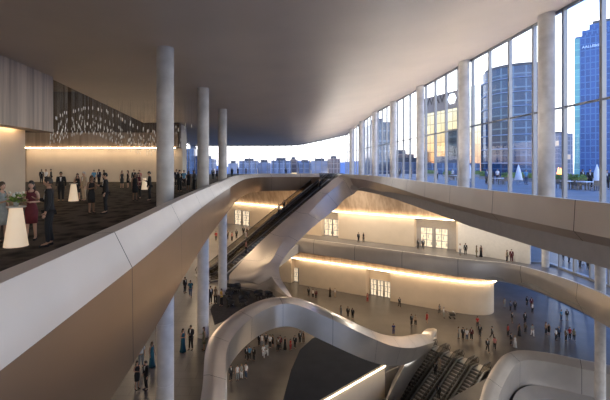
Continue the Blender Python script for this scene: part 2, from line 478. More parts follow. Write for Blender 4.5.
# walls that close the upper storey out of sight
mb = MB(); mb.box((-41, 39, EYE + 4), (.4, 107, 12.6)); mb.build('wall_west', M['wood_dark'], kind='structure')
glazed_wall('window_6', (-41, -14.1), (-4, -14.1), 13, L2, lambda x, y: ceil_h(max(-16, x), -14), 2.5, mull=.2, depth=.3)  # unseen glazing behind the camera, added to let in frontal fill light
mb = MB(); mb.box((5.9, -14.2, EYE + 3.3), (19.8, .4, 11.4)); mb.build('wall_south', M['wood_dark'], kind='structure')
mb = MB(); mb.box((-13, -14.2, EYE - 13.6), (58, .4, 22.7)); mb.build('wall_south', M['soffit'], kind='structure')

# ------------------------------------------------------------ foyer at left
mb = MB()
mb.box((-16.6, 9.9, EYE + 4.6), (1.2, 33.8, 4.4))
mb.build('wall_bulkhead', M['wood_pale'], kind='structure')
mb = MB(); mb.box((-18.0, 8.7, EYE + .92), (.6, 35.4, 6.14)); mb.build('wall_foyer', M['cream'], kind='structure')
mb = MB(); mb.box((-17.52, 8.4, EYE + 2.85), (.2, 34.0, .10)); mb.build('cove_light', M['cove_foyer'], label='warm light line hidden under the ribbed timber box by the guests', cat='light')
BY = 51.5
mb = MB(); mb.box((-26.6, BY + .3, EYE + .12), (26.6, .6, 4.54)); mb.build('wall_foyer', M['cream'], kind='structure')
mb = MB(); mb.box((-28.0, BY + .0, EYE + 6.2), (29, .9, 7.6)); mb.build('wall_foyer', M['wood_dark'], kind='structure')
mb = MB(); mb.box((-25.5, BY - 1.04, EYE + 2.40), (23.2, .12, .08)); mb.build('cove_light', M['cove_foyer'], label='long warm light line along the far foyer wall under dark timber', cat='light')
mb = MB(); mb.box((-25.5, BY - .75, EYE + 3.45), (23.6, .5, 2.0)); mb.build('wall_fascia', M['wood'], kind='structure')
mb = MB(); mb.box((-35.6, BY - 1.2, EYE + .1), (2.6, 2.2, 4.5)); mb.build('wall_return', M['wood'], kind='structure')
mb = MB(); mb.box((-13.9, 53.6, EYE + 1.9), (.5, 4.0, 8.0)); mb.build('wall_foyer', M['white'], kind='structure')

# ----------------------------------------------------------------- columns
def column(p, r, h0, h1, name_label, mat='concrete'):
    mb = MB()
    segs = 32
    prof = [(r, h0 - .02)]
    z = h0
    while z + 3.3 < h1:
        z += 3.3
        prof += [(r, z - .015), (r - .012, z - .008), (r - .012, z + .008), (r, z + .015)]
    prof += [(r, h1)]
    mb.lathe((0, 0, 0), [(a, b - h0) for a, b in prof], segs)
    mb.build('column', M[mat], loc=(p[0], p[1], EYE + h0), sharp=25, label=name_label, cat='column', kind='thing',
             group='round concrete columns')
for i, (x, d) in enumerate([(-6.25, 20.7), (-6.15, 30.4), (-6.1, 40.4)]):
    column((x, d), .46, L0, ceil_h(x, d) + .1, ['thick round concrete column on the left, nearest of its row',
        'middle column of the left row, between the nearest and the thinnest', 'thinnest and farthest column of the left row'][i])
for i, d in enumerate([11.9, 21.9, 31.7, 41.6, 51.6, 61.6, 71.6, 81.6]):
    if i == 0: continue
    column((15.35, d), .42, L2, ceil_h(15.3, d) + .1, ['', 'wide column at the glass wall nearest to the blue tower', 'second column along the glass wall, left of the curved blue building',
        'third column along the glass wall, just left of the building with the sign', 'fourth column along the glass wall, right of the dark glass block', 'fifth column along the glass wall from the blue tower',
        'sixth column along the glass wall, thin and far', 'last thin column before the far corner of the glass wall'][i])
column((34.3, 40.7), .48, L0, L2 - 1.0, 'lower column standing at the lower right behind the curved balcony')
column((35.9, 51.4), .45, L1, L2 - 1.0, 'short column beside the pale wall end on the middle storey')

# ---------------------------------------------------------------- ribbons
def section_loft(name, secs, mat, sub=6, shade_from=0, seam_period=4.8, seam0=0.0, sharp=38, **kw):
    """secs: rows of 3D points (open outline, closed by the loft)"""
    n = len(secs[0])
    flat = [tuple(c for p in s for c in p) for s in secs]
    flat = crom(flat, sub)
    rings = [[Vector(r[3 * j:3 * j + 3]) for j in range(n)] for r in flat]
    us, s = [], seam0
    for i, r in enumerate(rings):
        if i: s += (r[1] - rings[i - 1][1]).length / seam_period
        us.append(s)
    mb = MB(); mb.loft(rings, 0, True, True, True, us)
    if isinstance(mat, list):
        for q in range((len(rings) - 1) * n):
            if q % n == 4 and q // n >= shade_from: mb.m[q] = 1
    # outward normals
    o = mb.build(name, mat, **kw)
    bm = bmesh.new(); bm.from_mesh(o.data); bmesh.ops.recalc_face_normals(bm, faces=bm.faces); bm.to_mesh(o.data); bm.free()
    auto_sharp(o.data, sharp)
    return o

def ribbon_secs(path):
    """path rows: x, y, h, inB, dnB, inC, dnC[, floor drop, width] -> closed sections; the open side lies to the right of travel"""
    out = []
    for i, p in enumerate(path):
        a, b = path[max(i - 1, 0)], path[min(i + 1, len(path) - 1)]
        t = Vector((b[0] - a[0], b[1] - a[1], 0)).normalized(); n = Vector((t.y, -t.x, 0))
        A = H(p[0], p[1], p[2]); z = Vector((0, 0, 1))
        wd = p[7] if len(p) > 7 else .34; dr = p[8] if len(p) > 8 else 1.02
        B = A + n * p[3] - z * p[4]; C = A + n * p[5] - z * p[6]
        out.append([A - n * wd - z * dr, A - n * wd - z * (.02 if dr > 1 else dr * .35), A, A + n * p[3] * .5 - z * p[4] * .5, B, C, C - n * (p[5] + .9) - z * .02])
    return out

AP = -1.15
lp = []
for i, (x, y) in enumerate(LEFT2):
    far = max(0, min(1, (y - 20) / 30))
    lp.append((x, y, AP, .30 + .35 * far, .62 - .12 * far, .32 + .1 * far, 2.3 + .3 * far))
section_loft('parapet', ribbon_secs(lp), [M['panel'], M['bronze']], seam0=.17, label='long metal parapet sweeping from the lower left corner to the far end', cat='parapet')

# the limb beside the upper escalator, running up into the right-hand parapet
limb = []
def limb_sec(A, B, C, sag=0.0):
    z = Vector((0, 0, 1))
    Mid = (A + B) / 2 - z * sag
    O1 = A - z * 1.0 - NV * .05
    D = (O1 * .5 + C * .5) - z * .75
    limb.append([O1, A + NV * -.02, A + NV * .12 + z * .02, Mid, B, C, D])
limb_sec(W(287, 297.0, -12.75), W(291, 299, -12.75), W(296, 304, -13.3), .1)
limb_sec(W(264, 284.0, -13.05), WD(279, 287, 39.4), WD(287, 289, 39.2), .35)
limb_sec(W(245, 281.5, -13.05), WD(272, 277, 40.6), WD(281, 279, 40.2), .55)
limb_sec(W(229, 277.5, -12.75), WD(268, 266, 41.3), WD(279, 268, 41.0), .6)
limb_sec(WD(240, 263.5, 44.4), WD(274, 256, 42.0), WD(283, 260, 41.6), .5)
limb_sec(WD(261, 241.5, 46.4), WD(282, 243, 43.8), WD(291, 249, 43.2), .25)
limb_sec(WD(285, 220, 48.8), WD(300, 223, 46.6), WD(312, 228, 46.0), .1)
limb_sec(WD(312, 197, 51.6), WD(322, 199, 50), WD(333, 211, 49.4), .05)
limb_sec(WD(328, 184, 53.6), WD(336, 187, 52.0), WD(345, 199, 51.4), .03)
limb_sec(WD(339.5, 175.3, 55.2), WD(346, 179, 53.6), WD(354, 193.5, 52.8), .02)
rp = []
for x, y in RIGHT2:
    k = max(0, min(1, (50 - y) / 22))
    rp.append((x, y, AP, .45 * (1 - k) + .06 * k, .5 * (1 - k) + 1.06 * k, .1 * (1 - k) - .75 * k, 1.6 * (1 - k) + 1.92 * k))
rs = ribbon_secs(rp)[1:]
limb += rs
section_loft('parapet', limb, [M['panel'], M['bronze_light']], shade_from=56, seam0=.35, label='pale sculpted limb rising beside the upper escalator and bending along the glass wall', cat='parapet')

# ring around the left deck on the middle storey, swooping down to the lower escalators
ap = [(-3.3, 5, -12.6, .9, .35, .85, 2.3), (-3.5, 12, -12.6, .9, .35, .85, 2.3), (-3.95, 20.5, -12.6, .95, .35, .9, 2.3), (-4.75, 26.0, -12.6, 1.05, .35, 1.0, 2.3), (-4.6, 29.2, -12.6, 1.1, .35, 1.0, 2.3),
      (-3.3, 33.0, -12.6, 1.1, .32, 1.0, 2.35), (-1.2, 35.8, -12.6, 1.0, .3, .95, 2.4), (1.2, 36.4, -12.65, .8, .3, .8, 2.45), (3.4, 36.1, -13.25, .75, .4, .7, 2.75),
      (6.1, 36.5, -14.55, .75, .55, .6, 3.0), (8.6, 37.7, -16.1, .8, .75, .5, 3.1), (11.4, 40.6, -18.1, .9, .9, .4, 3.1), (14.6, 44.5, -20.0, 1.0, 1.0, .4, 3.0), (18.4, 49.9, -22.1, 1.0, 1.0, .5, 2.6), (20.4, 52.8, -23.35, 1.0, .8, .7, 1.9, .5, .9), (21.5, 54.3, -23.75, .85, .6, .75, 1.3, .5, .8), (22.1, 55.1, -24.15, .55, .4, .5, .8, .35, .5), (22.3, 55.4, -24.6, .12, .1, .1, .2, .1, .15)]
ap = [tuple(r) + ((.34, 1.02) if len(r) < 8 else ()) for r in ap]
section_loft('parapet', ribbon_secs(ap), M['silver'], seam0=.55, seam_period=5.2, label='silver arch-shaped rim around the middle deck swooping down to the lower escalators', cat='parapet')

# balcony front on the middle storey
bp = [(1.2, 68.6, -12.6, .25, .5, .3, 2.3), (3.6, 66.4, -12.6, .25, .5, .3, 2.3), (8.3, 63.0, -12.6, .25, .5, .3, 2.3), (17.8, 56.1, -12.6, .25, .5, .2, 2.3), (24.3, 51.6, -12.6, .25, .5, -.1, 2.4), (29.6, 48.9, -12.6, .2, .6, -.4, 2.6),
      (31.7, 43.4, -12.6, .2, 1.4, -.6, 3.0), (31.9, 39, -12.6, .2, 1.8, -.7, 3.3), (31.6, 36, -12.6, .2, 1.9, -.8, 3.5), (30.6, 28, -12.6, .2, 1.9, -.8, 3.5), (29.3, 18, -12.6, .2, 1.9, -.8, 3.5)]
section_loft('parapet', ribbon_secs(bp), M['panel_l1'], seam0=.2, seam_period=7.5, label='curved balcony front of the middle storey sweeping towards the lower right', cat='parapet')

# rim of the opening at the lower right
vp = []
for x, y in RV0:
    vp.append((x, y, -23.95, 1.15, .55, 1.1, 3.75))
section_loft('parapet', ribbon_secs(vp), M['panel_l1'], seam0=.4, seam_period=8.5, label='rounded rim of the floor opening at the lower right corner', cat='parapet')
vq = [(x * 1.0 + (36 - x) * .10, y - 1.6 if y > 30 else y, -27.6, 1.5, .6, 1.4, 2.4) for x, y in RV0]
section_loft('parapet', ribbon_secs(vq), M['panel'], seam0=.4, seam_period=30, label='cream lower ledge inside the opening at the lower right corner', cat='parapet')

# flank beside the lower escalators
fl = []
for A, B, C in [(WD(433.5, 328.6, 55.5), WD(430.5, 328.6, 55.4), WD(429, 331, 55.1)), (WD(436.8, 331.0, 54.7), WD(424, 331, 53.6), WD(417, 339, 52.8)), (WD(428, 346, 51.5), WD(411, 353, 49.6), WD(404, 361, 49)), (WD(414, 366, 48.3), WD(403, 368, 46.6), WD(394, 378, 46)),
                (WD(404, 383, 46.2), WD(394, 386, 44.6), WD(388, 394, 44)), (WD(392, 404, 44.0), WD(384, 406, 42.6), WD(380, 414, 42)), (WD(379, 428, 41.6), WD(372, 430, 40.2), WD(368, 440, 39.8))]:
    z = Vector((0, 0, 1))
    dr = .25 if not fl else 1.1
    fl.append([A - z * dr, A, A + (B - A) * .15 + z * .08, (A + B) / 2 + z * .05, B, C, C - z * 1.3 * dr - NV * .3 * dr])
section_loft('parapet', fl, M['silver'], seam0=.3, seam_period=9, label='twisted silver flank ending in a rounded nose beside the lower escalators', cat='parapet')

# ------------------------------------------------ rear walls with light coves
def offset_path(path, dist):
    out = []
    for i, p in enumerate(path):
        a, b = path[max(i - 1, 0)], path[min(i + 1, len(path) - 1)]
        t = Vector((b[0] - a[0], b[1] - a[1])).normalized()
        out.append((p[0] + t.y * dist, p[1] - t.x * dist))
    return out
def strip_wall(mb, path, h0, h1, thick, lean=0.0, mi=0):
    f0, f1 = path, offset_path(path, lean)
    b0 = offset_path(path, -thick)
    rings = [[H(*f0[i], h0), H(*f1[i], h1), H(*b0[i], h1), H(*b0[i], h0)] for i in range(len(path))]
    mb.loft(rings, mi, False)
    return mb
def walk(path, name, h0, h1, thick, mat, lean=0.0, **kw):
    mb = MB(); strip_wall(mb, path, h0, h1, thick, lean)
    o = mb.build(name, mat, **kw)
    bm = bmesh.new(); bm.from_mesh(o.data); bmesh.ops.recalc_face_normals(bm, faces=bm.faces); bm.to_mesh(o.data); bm.free()
    return o
C1 = -8.6
line1 = [(-26, 100.6), (-9.3, 88), (0, 79.9), (9.9, 72.4), (22.6, 63.8), (28.2, 60.2)]
def between(a, b, k): return (a[0] + (b[0] - a[0]) * k, a[1] + (b[1] - a[1]) * k)
def on_line(line, px):
    for a, b in zip(line, line[1:]):
        fa, fb = a[0] / a[1], b[0] / b[1]; v = (px - VX) / F
        if fa <= v <= fb:
            lo, hi = 0, 1
            for _ in range(40):
                k = (lo + hi) / 2; q = between(a, b, k)
                if q[0] / q[1] < v: lo = k
                else: hi = k
            return between(a, b, k)
pA, pB = on_line(line1, 320), on_line(line1, 339.5)
pC, pD = on_line(line1, 413), (28.2, 60.2)
walk([line1[0], line1[1], line1[2], pA], 'wall_north', L1, C1, .4, M['cream'], kind='structure')
walk([pB, pC], 'wall_north', L1, C1, .4, M['cream'], kind='structure')
for a, b in ((pA, pB), (pC, pD)):
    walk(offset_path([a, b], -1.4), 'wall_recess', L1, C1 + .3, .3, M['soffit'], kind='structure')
    walk([offset_path([a, b], -1.4)[0], a], 'wall_return', L1, C1, .25, M['cream'], kind='structure')
    walk([b, offset_path([a, b], -1.4)[1]], 'wall_return', L1, C1, .25, M['cream'], kind='structure')
walk([pD, (34.6, 52.6)], 'wall_east', L1, L2 - 1.0, .4, M['white'], kind='structure')
walk(offset_path(line1, .12), 'wall_timber', C1 + .12, L2 - 1.0, .4, M['wood'], lean=1.5, kind='structure')
walk(offset_path(line1, .46), 'cove_light', C1 - .05, C1 + .06, .34, M['cove'], label='bright light line at the foot of the timber wall on the middle storey', cat='light')

C0 = -19.5
line0 = [(-30, 98), (-8, 87), (4.4, 80), (16.4, 73)]
curve0 = crom([(20.6, 70.2), (25.0, 67.6), (29.0, 65.3), (32.2, 63.9), (34.9, 63.8), (36.7, 65.2), (37.3, 67.6), (36.6, 70.6), (33.5, 75), (28, 79)], 6)
q0, q1, q2 = on_line(line0, 300), on_line(line0, 364.5), (20.6, 70.2)
qa = on_line(line0, 290)
walk([line0[0], line0[1], qa], 'wall_north', L0, C0, .4, M['cream'], kind='structure')
walk([q0, q1], 'wall_north', L0, C0, .5, M['cream'], kind='structure')
walk(curve0, 'wall_curved', L0, C0, .4, M['cream'], kind='structure')
for a, b in ((qa, q0), (q1, q2)):
    walk(offset_path([a, b], -1.6), 'wall_recess', L0, C0 + .3, .3, M['cream'], kind='structure')
    walk([offset_path([a, b], -1.6)[0], a], 'wall_return', L0, C0, .25, M['cream'], kind='structure')
    walk([b, offset_path([a, b], -1.6)[1]], 'wall_return', L0, C0, .25, M['cream'], kind='structure')
full0 = line0 + curve0
walk(offset_path(full0, .12), 'wall_timber', C0 + .12, L1 - 1.3, .5, M['wood'], lean=.9, kind='structure')
walk(offset_path(full0, .46), 'cove_light', C0 - .05, C0 + .06, .34, M['cove'], label='warm light line curving over the rounded cream wall on the ground storey', cat='light')

# doors: lit glazed pairs in the recesses
M['lit'] = plain('warm lit interior', (.5, .4, .28), rough=.5, var=.6, scale=2.2, emit=((1.0, .80, .56), .55))
dn = [0]
def lit_door(line, px0, px1, h0, ht, off):
    dn[0] += 1
    a, b = on_line(line, px0), on_line(line, px1)
    a, b = offset_path([a, b], off)
    a, b = Vector((*a, 0)), Vector((*b, 0)); d = b - a; w = d.length; rz = math.atan2(d.y, d.x)
    root = empty('door_%d' % dn[0], (a + b) / 2 + Vector((0, 0, EYE + h0)), rz, kind='structure')
    fr, pn, sh = MB(), MB(), MB()
    for x in (-w / 2, 0, w / 2): fr.box((x, 0, ht / 2), (.09, .14, ht))
    for z in (.05, ht * .36, ht * .68, ht - .05): fr.box((0, 0, z), (w, .12, .08))
    pn.box((0, .06, ht / 2), (w - .05, .03, ht - .05))
    for k in range(7): sh.box((-w * .42 + k * w * .14, -.02, ht * (.2 + .33 * (k % 3))), (w * .05, .1, ht * .16))
    fr.build('door_frame', M['mullion'], root); pn.build('pane', M['lit'], root); sh.build('handle', M['steel'], root)
for px0, px1 in ((321, 329), (330, 338.5), (419, 431), (434, 446.5)): lit_door(offset_path(line1, 0) if px0 < 400 else [pC, pD], px0, px1, L1, 3.3, -1.25)
for px0, px1 in ((235, 241.5), (243, 249.5)): lit_door(line1, px0, px1, L1, 3.4, .06)
for px0, px1 in ((291, 295), (295.6, 299.4)): lit_door(line0, px0, px1, L0, 3.0, -1.45)
for px0, px1 in ((368, 374), (375, 381), (382, 388)): lit_door([q1, q2], px0, px1, L0, 3.1, -1.45)

# right-hand glazing of the two lower storeys and outer walls
glazed_wall('window_3', (37.2, 20), (37.2, 53), 13, L1, lambda x, y: L2 - 1.0, -8.2, mull=.2, depth=.4)
glazed_wall('window_4', (34.8, 53.2), (37.2, 53.0), 1, L1, lambda x, y: L2 - 1.0, -8.2)
glazed_wall('window_5', (52, 12), (52, 100), 30, L0, lambda x, y: L1 - 1.4, -20, mull=.2)
mb = MB(); mb.box((-42, 59, EYE - 14), (.4, 106, 22)); mb.build('wall_west', M['white'], kind='structure')
mb = MB(); mb.box((-.5, 110, EYE - 14), (83, .4, 22)); mb.build('wall_north', M['white'], kind='structure')

for path in (pit + pit[:1], RV0[::-1]):
    walk(path, 'wall_pit', LB, L0 - .98, .2, M['soffit'], kind='structure')
# dark roofed block with the cream wall, inside the lower pit
hood = [(4.1, 39.0), (12.35, 45.9), (13.2, 47.6), (13.5, 51), (12.6, 54.4), (10.4, 56.2), (7.3, 55.3), (4.5, 52.9), (2.6, 49.6), (1.3, 44.7), (.4, 39.5), (-.3, 35.3)]
mb = MB(); mb.prism(hood, EYE + LB + .02, EYE - 24.0)
mb.build('block', M['slate'], label='dark slate topped block with a curved back beneath the silver arch', cat='plinth')
dv = Vector((12.35 - 4.1, 45.9 - 39.0, 0)).normalized(); nn = Vector((dv.y, -dv.x, 0))
wa, wb = Vector((-.5, 35.15, 0)), Vector((12.4, 45.95, 0))
mb = MB(); mb.bar(wa + nn * .18 + Vector((0, 0, EYE - 28.5)), wb + nn * .18 + Vector((0, 0, EYE - 28.5)), .34, 9.0)
mb.build('wall_pit', M['cream'], kind='structure')
mb = MB(); mb.bar(wa + nn * .40 + Vector((0, 0, EYE - 24.02)), wb + nn * .40 + Vector((0, 0, EYE - 24.02)), .10, .10)
mb.build('cove_light', M['cove'], label='light line along the top of the cream wall beside the lower escalators', cat='light')
mb = MB(); mb.prism([(9.5, 43.1), (12.6, 45.7), (14.6, 43.8), (11.6, 41.0)], EYE - 28.3, EYE - 27.9); mb.prism([(9.5, 43.1), (12.6, 45.7), (14.6, 43.8), (11.6, 41.0)], EYE + LB, EYE - 28.3)
mb.build('floor', M['deck'], kind='structure')

# --------------------------------------------------------------- escalators
def escalator(p_top, run, drop, width, label, group, land=1.6):
    """p_top: floor level point at the head of the slope; U is the way down"""
    root = empty('escalator', p_top, math.atan2(U.y, U.x), label=label, cat='escalator', group=group)
    w = width
    L = math.hypot(run, drop); sl = drop / run
    # local frame: x along the way down, y across, z up
    tr = MB()
    prof = [(-land, -.05), (0, -.05), (run, -drop - .05), (run + land, -drop - .05), (run + land, -drop - .25), (run, -drop - 1.0), (.6, -1.0), (-land, -.35)]
    rings = [[Vector((x, y, z)) for x, z in prof] for y in (-w / 2, w / 2)]
    tr.loft(rings, 0, False)
    tr.build('truss', M['dark_metal'], root)
    st = MB(); ns = int(run / .42); sw = w - .62
    for k in range(ns):
        x0 = run * k / ns; z0 = -drop * (k + 1) / ns + .12
        st.box((x0 + run / ns / 2, 0, z0 - .12), (run / ns, sw, .24))
    st.build('steps', M['step'], root)
    pl = MB()
    pl.box((-land / 2 - .05, 0, .0), (land, sw, .06)); pl.build('landing_plate', M['steel'], root)
    pl = MB(); pl.box((run + land / 2, 0, -drop), (land, sw, .06)); pl.build('landing_plate', M['steel'], root)
    for s in (-1, 1):
        y = s * (w / 2 - .16)
        b = MB()
        top = [(-land * .8, .98), (0, .98), (run, -drop + .98), (run + land * .7, -drop + .98)]
        bot = [(-land * .8, 0), (0, 0), (run, -drop), (run + land * .7, -drop)]
        for k in range(3):
            x0, x1 = top[k], top[k + 1]; y0, y1 = bot[k], bot[k + 1]
            rings = [[Vector((x, yy, z)) for x, z in (y0, y1, x1, x0)] for yy in (y - .012, y + .012)]
            b.loft(rings, 0, False)
        b.build('balustrade', M['bal_glass'], root)
        hr = MB()
        pts = [(-land * .8 - .05, y, .12), (-land * .8 - .38, y, .5), (-land * .8 - .12, y, .94)] + [(x, y, z + .03) for x, z in top] + [(run + land * .7 + .3, y, -drop + .6), (run + land * .7 + .1, y, -drop + .12)]
        hr.tube(pts, .05, 8)
        hr.build('handrail', M['rubber'], root)
        sk = MB()
        for k in range(3):
            a, c = bot[k], bot[k + 1]
            sk.bar((a[0], y, a[1] + .16), (c[0], y, c[1] + .16), .26, .12)
        sk.build('skirting', M['steel'], root)
    return root
top2 = Vector((8.0, 56.9, EYE + L2))
ctr = Vector((7.3, 56.4, 0))
for k, off in enumerate((-1.55, .75)):
    p = ctr + NV * off + Vector((0, 0, EYE + L2 + .02))
    escalator(p, 18.4, L2 - L1, 2.1, ['upper escalator on the far side, away from the pale limb', 'upper escalator directly beside the pale sculpted limb'][k], 'escalators to the upper storey')
c0 = (esc_l + esc_r) / 2
names0 = ['lower escalator beside the twisted silver flank', 'second lower escalator from the silver flank', 'third lower escalator from the silver flank', 'lower escalator nearest to the rounded rim at the lower right']
for k in range(4):
    p = c0 + NV * ((k - 1.5) * 1.95) + Vector((0, 0, EYE + L0 + .02)) + U * .9
    escalator(p, 13.8, 7.95, 1.85, names0[k], 'lower escalators')

# ------------------------------------------------------------------ outside
mb = MB(); mb.box((28.1, 46, EYE + L2 - .5), (24, 112, 1.0)); mb.build('floor', [M['terrace']], kind='structure')
mb = MB(); mb.box((1076, 400, -1.3), (2000, 1800, .4)); mb.box((-724, 706, -1.3), (1600, 1188, .4)); mb.build('ground', M['city'], kind='structure')

def facade_box(mb, c, sx, sy, h, rz=0, mi=0, mroof=1, z0=0.0):
    R = Matrix.Rotation(rz, 3, 'Z'); c = Vector((c[0], c[1], 0))
    cs = [c + R @ Vector((x * sx / 2, y * sy / 2, 0)) for x, y in ((-1, -1), (1, -1), (1, 1), (-1, 1))]
    u = 0
    for i in range(4):
        a, b = cs[i], cs[(i + 1) % 4]; w = (b - a).length
        k = len(mb.v)
        mb.v += [a + Vector((0, 0, z0)), b + Vector((0, 0, z0)), b + Vector((0, 0, z0 + h)), a + Vector((0, 0, z0 + h))]
        mb.face((k, k + 1, k + 2, k + 3), mi, False, ((u, z0), (u + w, z0), (u + w, z0 + h), (u, z0 + h))); u += w
    k = len(mb.v); mb.v += [p + Vector((0, 0, z0 + h)) for p in cs]
    mb.face((k, k + 1, k + 2, k + 3), mroof)
def facade_cyl(mb, c, r, h, n=48, mi=0, mroof=1):
    for i in range(n):
        a0, a1 = 2 * math.pi * i / n, 2 * math.pi * (i + 1) / n
        p, q = Vector((c[0] + r * math.cos(a0), c[1] + r * math.sin(a0), 0)), Vector((c[0] + r * math.cos(a1), c[1] + r * math.sin(a1), 0))
        k = len(mb.v); mb.v += [p, q, q + Vector((0, 0, h)), p + Vector((0, 0, h))]
        mb.face((k, k + 1, k + 2, k + 3), mi, True, ((a0 * r, 0), (a1 * r, 0), (a1 * r, h), (a0 * r, h)))
    k = len(mb.v); mb.v += [Vector((c[0] + r * math.cos(2 * math.pi * i / n), c[1] + r * math.sin(2 * math.pi * i / n), h)) for i in range(n)]
    mb.face(range(k, k + n), mroof)
M['f_blue'] = facade_mat('deep blue curtain wall', (.016, .055, .15), (.07, .14, .27), 4.2, 3.4, lit=.02, band_w=.2, metal=.35)
M['f_tower'] = facade_mat('blue tower curtain wall', (.022, .085, .30), (.045, .13, .35), 3.8, 2.4, rough=.3, lit=.01, band_w=.3, metal=.35)
M['f_green'] = facade_mat('green lit glass strip', (.12, .38, .48), (.2, .55, .55), 4.0, 4.0, rough=.3, lit=0.0, metal=.2)
M['f_gold'] = facade_mat('mirror curtain wall', (.50, .50, .46), (.26, .26, .25), 4.0, 3.4, rough=.08, lit=0.0, band_w=.22, metal=1.0)
M['f_stone'] = plain('grey stone cladding', (.20, .19, .19), rough=.7, var=.06, scale=.3)
M['f_dark'] = facade_mat('dark glass block wall', (.05, .09, .16), (.22, .30, .42), 4.0, 4.5, lit=.05, band_w=.25, metal=.5)
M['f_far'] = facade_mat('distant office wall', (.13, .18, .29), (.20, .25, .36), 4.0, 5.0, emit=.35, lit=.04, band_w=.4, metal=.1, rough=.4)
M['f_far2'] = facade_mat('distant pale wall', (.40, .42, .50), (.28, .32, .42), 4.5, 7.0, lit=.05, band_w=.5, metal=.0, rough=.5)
M['f_brown'] = facade_mat('distant brown wall', (.20, .15, .14), (.32, .25, .22), 4.0, 5.0, lit=.12, band_w=.5, metal=.0, rough=.6)
M['roof'] = plain('dark flat roof', (.08, .09, .11), rough=.8)
M['letter_dark'] = plain('dark sign letters', (.02, .02, .025), rough=.5)
M['letter_white'] = emitter('white sign letters', (.95, .97, 1.0), 1.0)
M['letter_blue'] = emitter('pale blue sign letters', (.35, .50, .85), .6)

def lettering(parent, text, p, dirx, size, mat, name='lettering', stretch=1.0):
    cu = bpy.data.curves.new(name, 'FONT'); cu.body = text; cu.size = size; cu.extrude = .08; cu.align_x = 'CENTER'; cu.align_y = 'CENTER'
    t = bpy.data.objects.new('tmp', cu); COL.objects.link(t)
    dg = bpy.context.evaluated_depsgraph_get(); me = bpy.data.meshes.new_from_object(t.evaluated_get(dg))
    bpy.data.objects.remove(t)
    me.materials.clear(); me.materials.append(M[mat]); me.polygons.foreach_set('material_index', [0] * len(me.polygons))
    o = bpy.data.objects.new(name, me); COL.objects.link(o)
    o.parent = parent; o.location = Vector(p) - parent.location
    o.rotation_euler = (math.pi / 2, 0, math.atan2(dirx[1], dirx[0])); o.scale = (stretch, 1, 1)
    return o
def building(name, loc, label, cat='building', group=None):
    return empty(name, (loc[0], loc[1], -1.1), 0, 1, label, cat, group)
def part(mb, name, mats, root):
    for v in mb.v: v -= Vector((root.location.x, root.location.y, 0))
    return mb.build(name, mats, root)

# mirror-glass block with the sign band
a, b = Vector((63.5, 172, 0)), Vector((72.4, 141.5, 0)); dd = (b - a).normalized(); out_n = Vector((-dd.y * -1, dd.x * -1, 0)); out_n = Vector((dd.y, -dd.x, 0))
if out_n.x > 0: out_n = -out_n
rz = math.atan2(dd.y, dd.x); cen = (a + b) / 2 - out_n * 10; Lw = (b - a).length
sb = building('office_building', cen, 'mirror glass block reflecting the sunset under a grey band of letters')
mb = MB(); facade_box(mb, cen, Lw, 20, 49.2, rz); part(mb, 'facade', [M['f_gold'], M['roof']], sb)
mb = MB(); facade_box(mb, cen, Lw + .6, 20.6, 6.8, rz, 0, 0, 49.2); part(mb, 'sign_band', [M['f_stone']], sb)
mid = (a + b) / 2 + out_n * .5
lettering(sb, 'VWAWV', a + dd * 11.5 + out_n * .45 + Vector((0, 0, 52.8)), (dd.x, dd.y), 4.9, 'letter_dark', stretch=1.1)
lettering(sb, 'ITRE', a + dd * 29.0 + out_n * .45 + Vector((0, 0, 52.8)), (dd.x, dd.y), 5.2, 'letter_dark', stretch=.8)
mb = MB(); pc = a + dd * 20.8 + out_n * .5 + Vector((0, 0, 53.0))
mb.v += [pc + dd * 2.3 * math.cos(t) + Vector((0, 0, 2.3 * math.sin(t))) + out_n * s for s in (0, .3) for t in [k * math.pi / 3 for k in range(6)]]
mb.face(range(6)); mb.face(range(6, 12))
for k in range(6): mb.face((k, (k + 1) % 6, 6 + (k + 1) % 6, 6 + k))
part(mb, 'emblem', [M['letter_white']], sb)

ct = (78.0, 125.5)
rb = building('round_tower', ct, 'curved dark blue glass tower with pale horizontal floor bands')
mb = MB(); facade_cyl(mb, ct, 10.0, 57.0, 56); part(mb, 'facade', [M['f_blue'], M['roof']], rb)
mb = MB()
for k in range(12): mb.lathe((ct[0], ct[1], 5 + k * 4.4), [(10.02, -.16), (10.25, -.16), (10.25, .16), (10.02, .16)], 56, caps=False)
part(mb, 'floor_bands', [plain('pale spandrel', (.17, .25, .42), rough=.4)], rb)
mb = MB(); mb.lathe((ct[0], ct[1], 57), [(9.2, 0), (9.2, 1.0), (8.9, 1.0)], 40); part(mb, 'roof_screen', [M['roof']], rb)
a2 = (69.7, 133.5)
mb = MB(); facade_box(mb, a2, 5.0, 7.0, 54.0, math.radians(18)); part(mb, 'stair_tower', [facade_mat('silver glass', (.62, .70, .78), (.4, .46, .54), 4.2, 2.5, metal=.8, rough=.15, lit=.0), M['roof']], rb)

P0 = Vector((178.6, 230, 0)); ev_ = Vector((.774, -.633, 0)); mv = Vector((.633, .774, 0)); rzt = math.atan2(-.633, .774)
tw = building('tall_tower', P0 + ev_ * 17 + mv * 15, 'tall stepped blue glass tower with a dark cap and small pale letters')
def tbox(nm, s0, w, m0, dp, z0, h, mats, mroof=1):
    c = P0 + ev_ * (s0 + w / 2) + mv * (m0 + dp / 2)
    mb = MB(); facade_box(mb, c, w, dp, h, rzt, 0, mroof, z0); part(mb, nm, mats, tw)
tbox('facade', 0, 36, 0, 30, 0, 104.0, [M['f_tower'], M['roof']])
tbox('corner_strip', -.4, 2.6, -.4, 4, 0, 103.0, [M['f_green'], M['roof']])
tbox('upper_step', 3.2, 32, 1, 28, 104.0, 3.4, [M['f_tower'], M['roof']])
tbox('upper_step', 6.6, 29, 2, 26, 107.4, 3.4, [M['f_tower'], M['roof']])
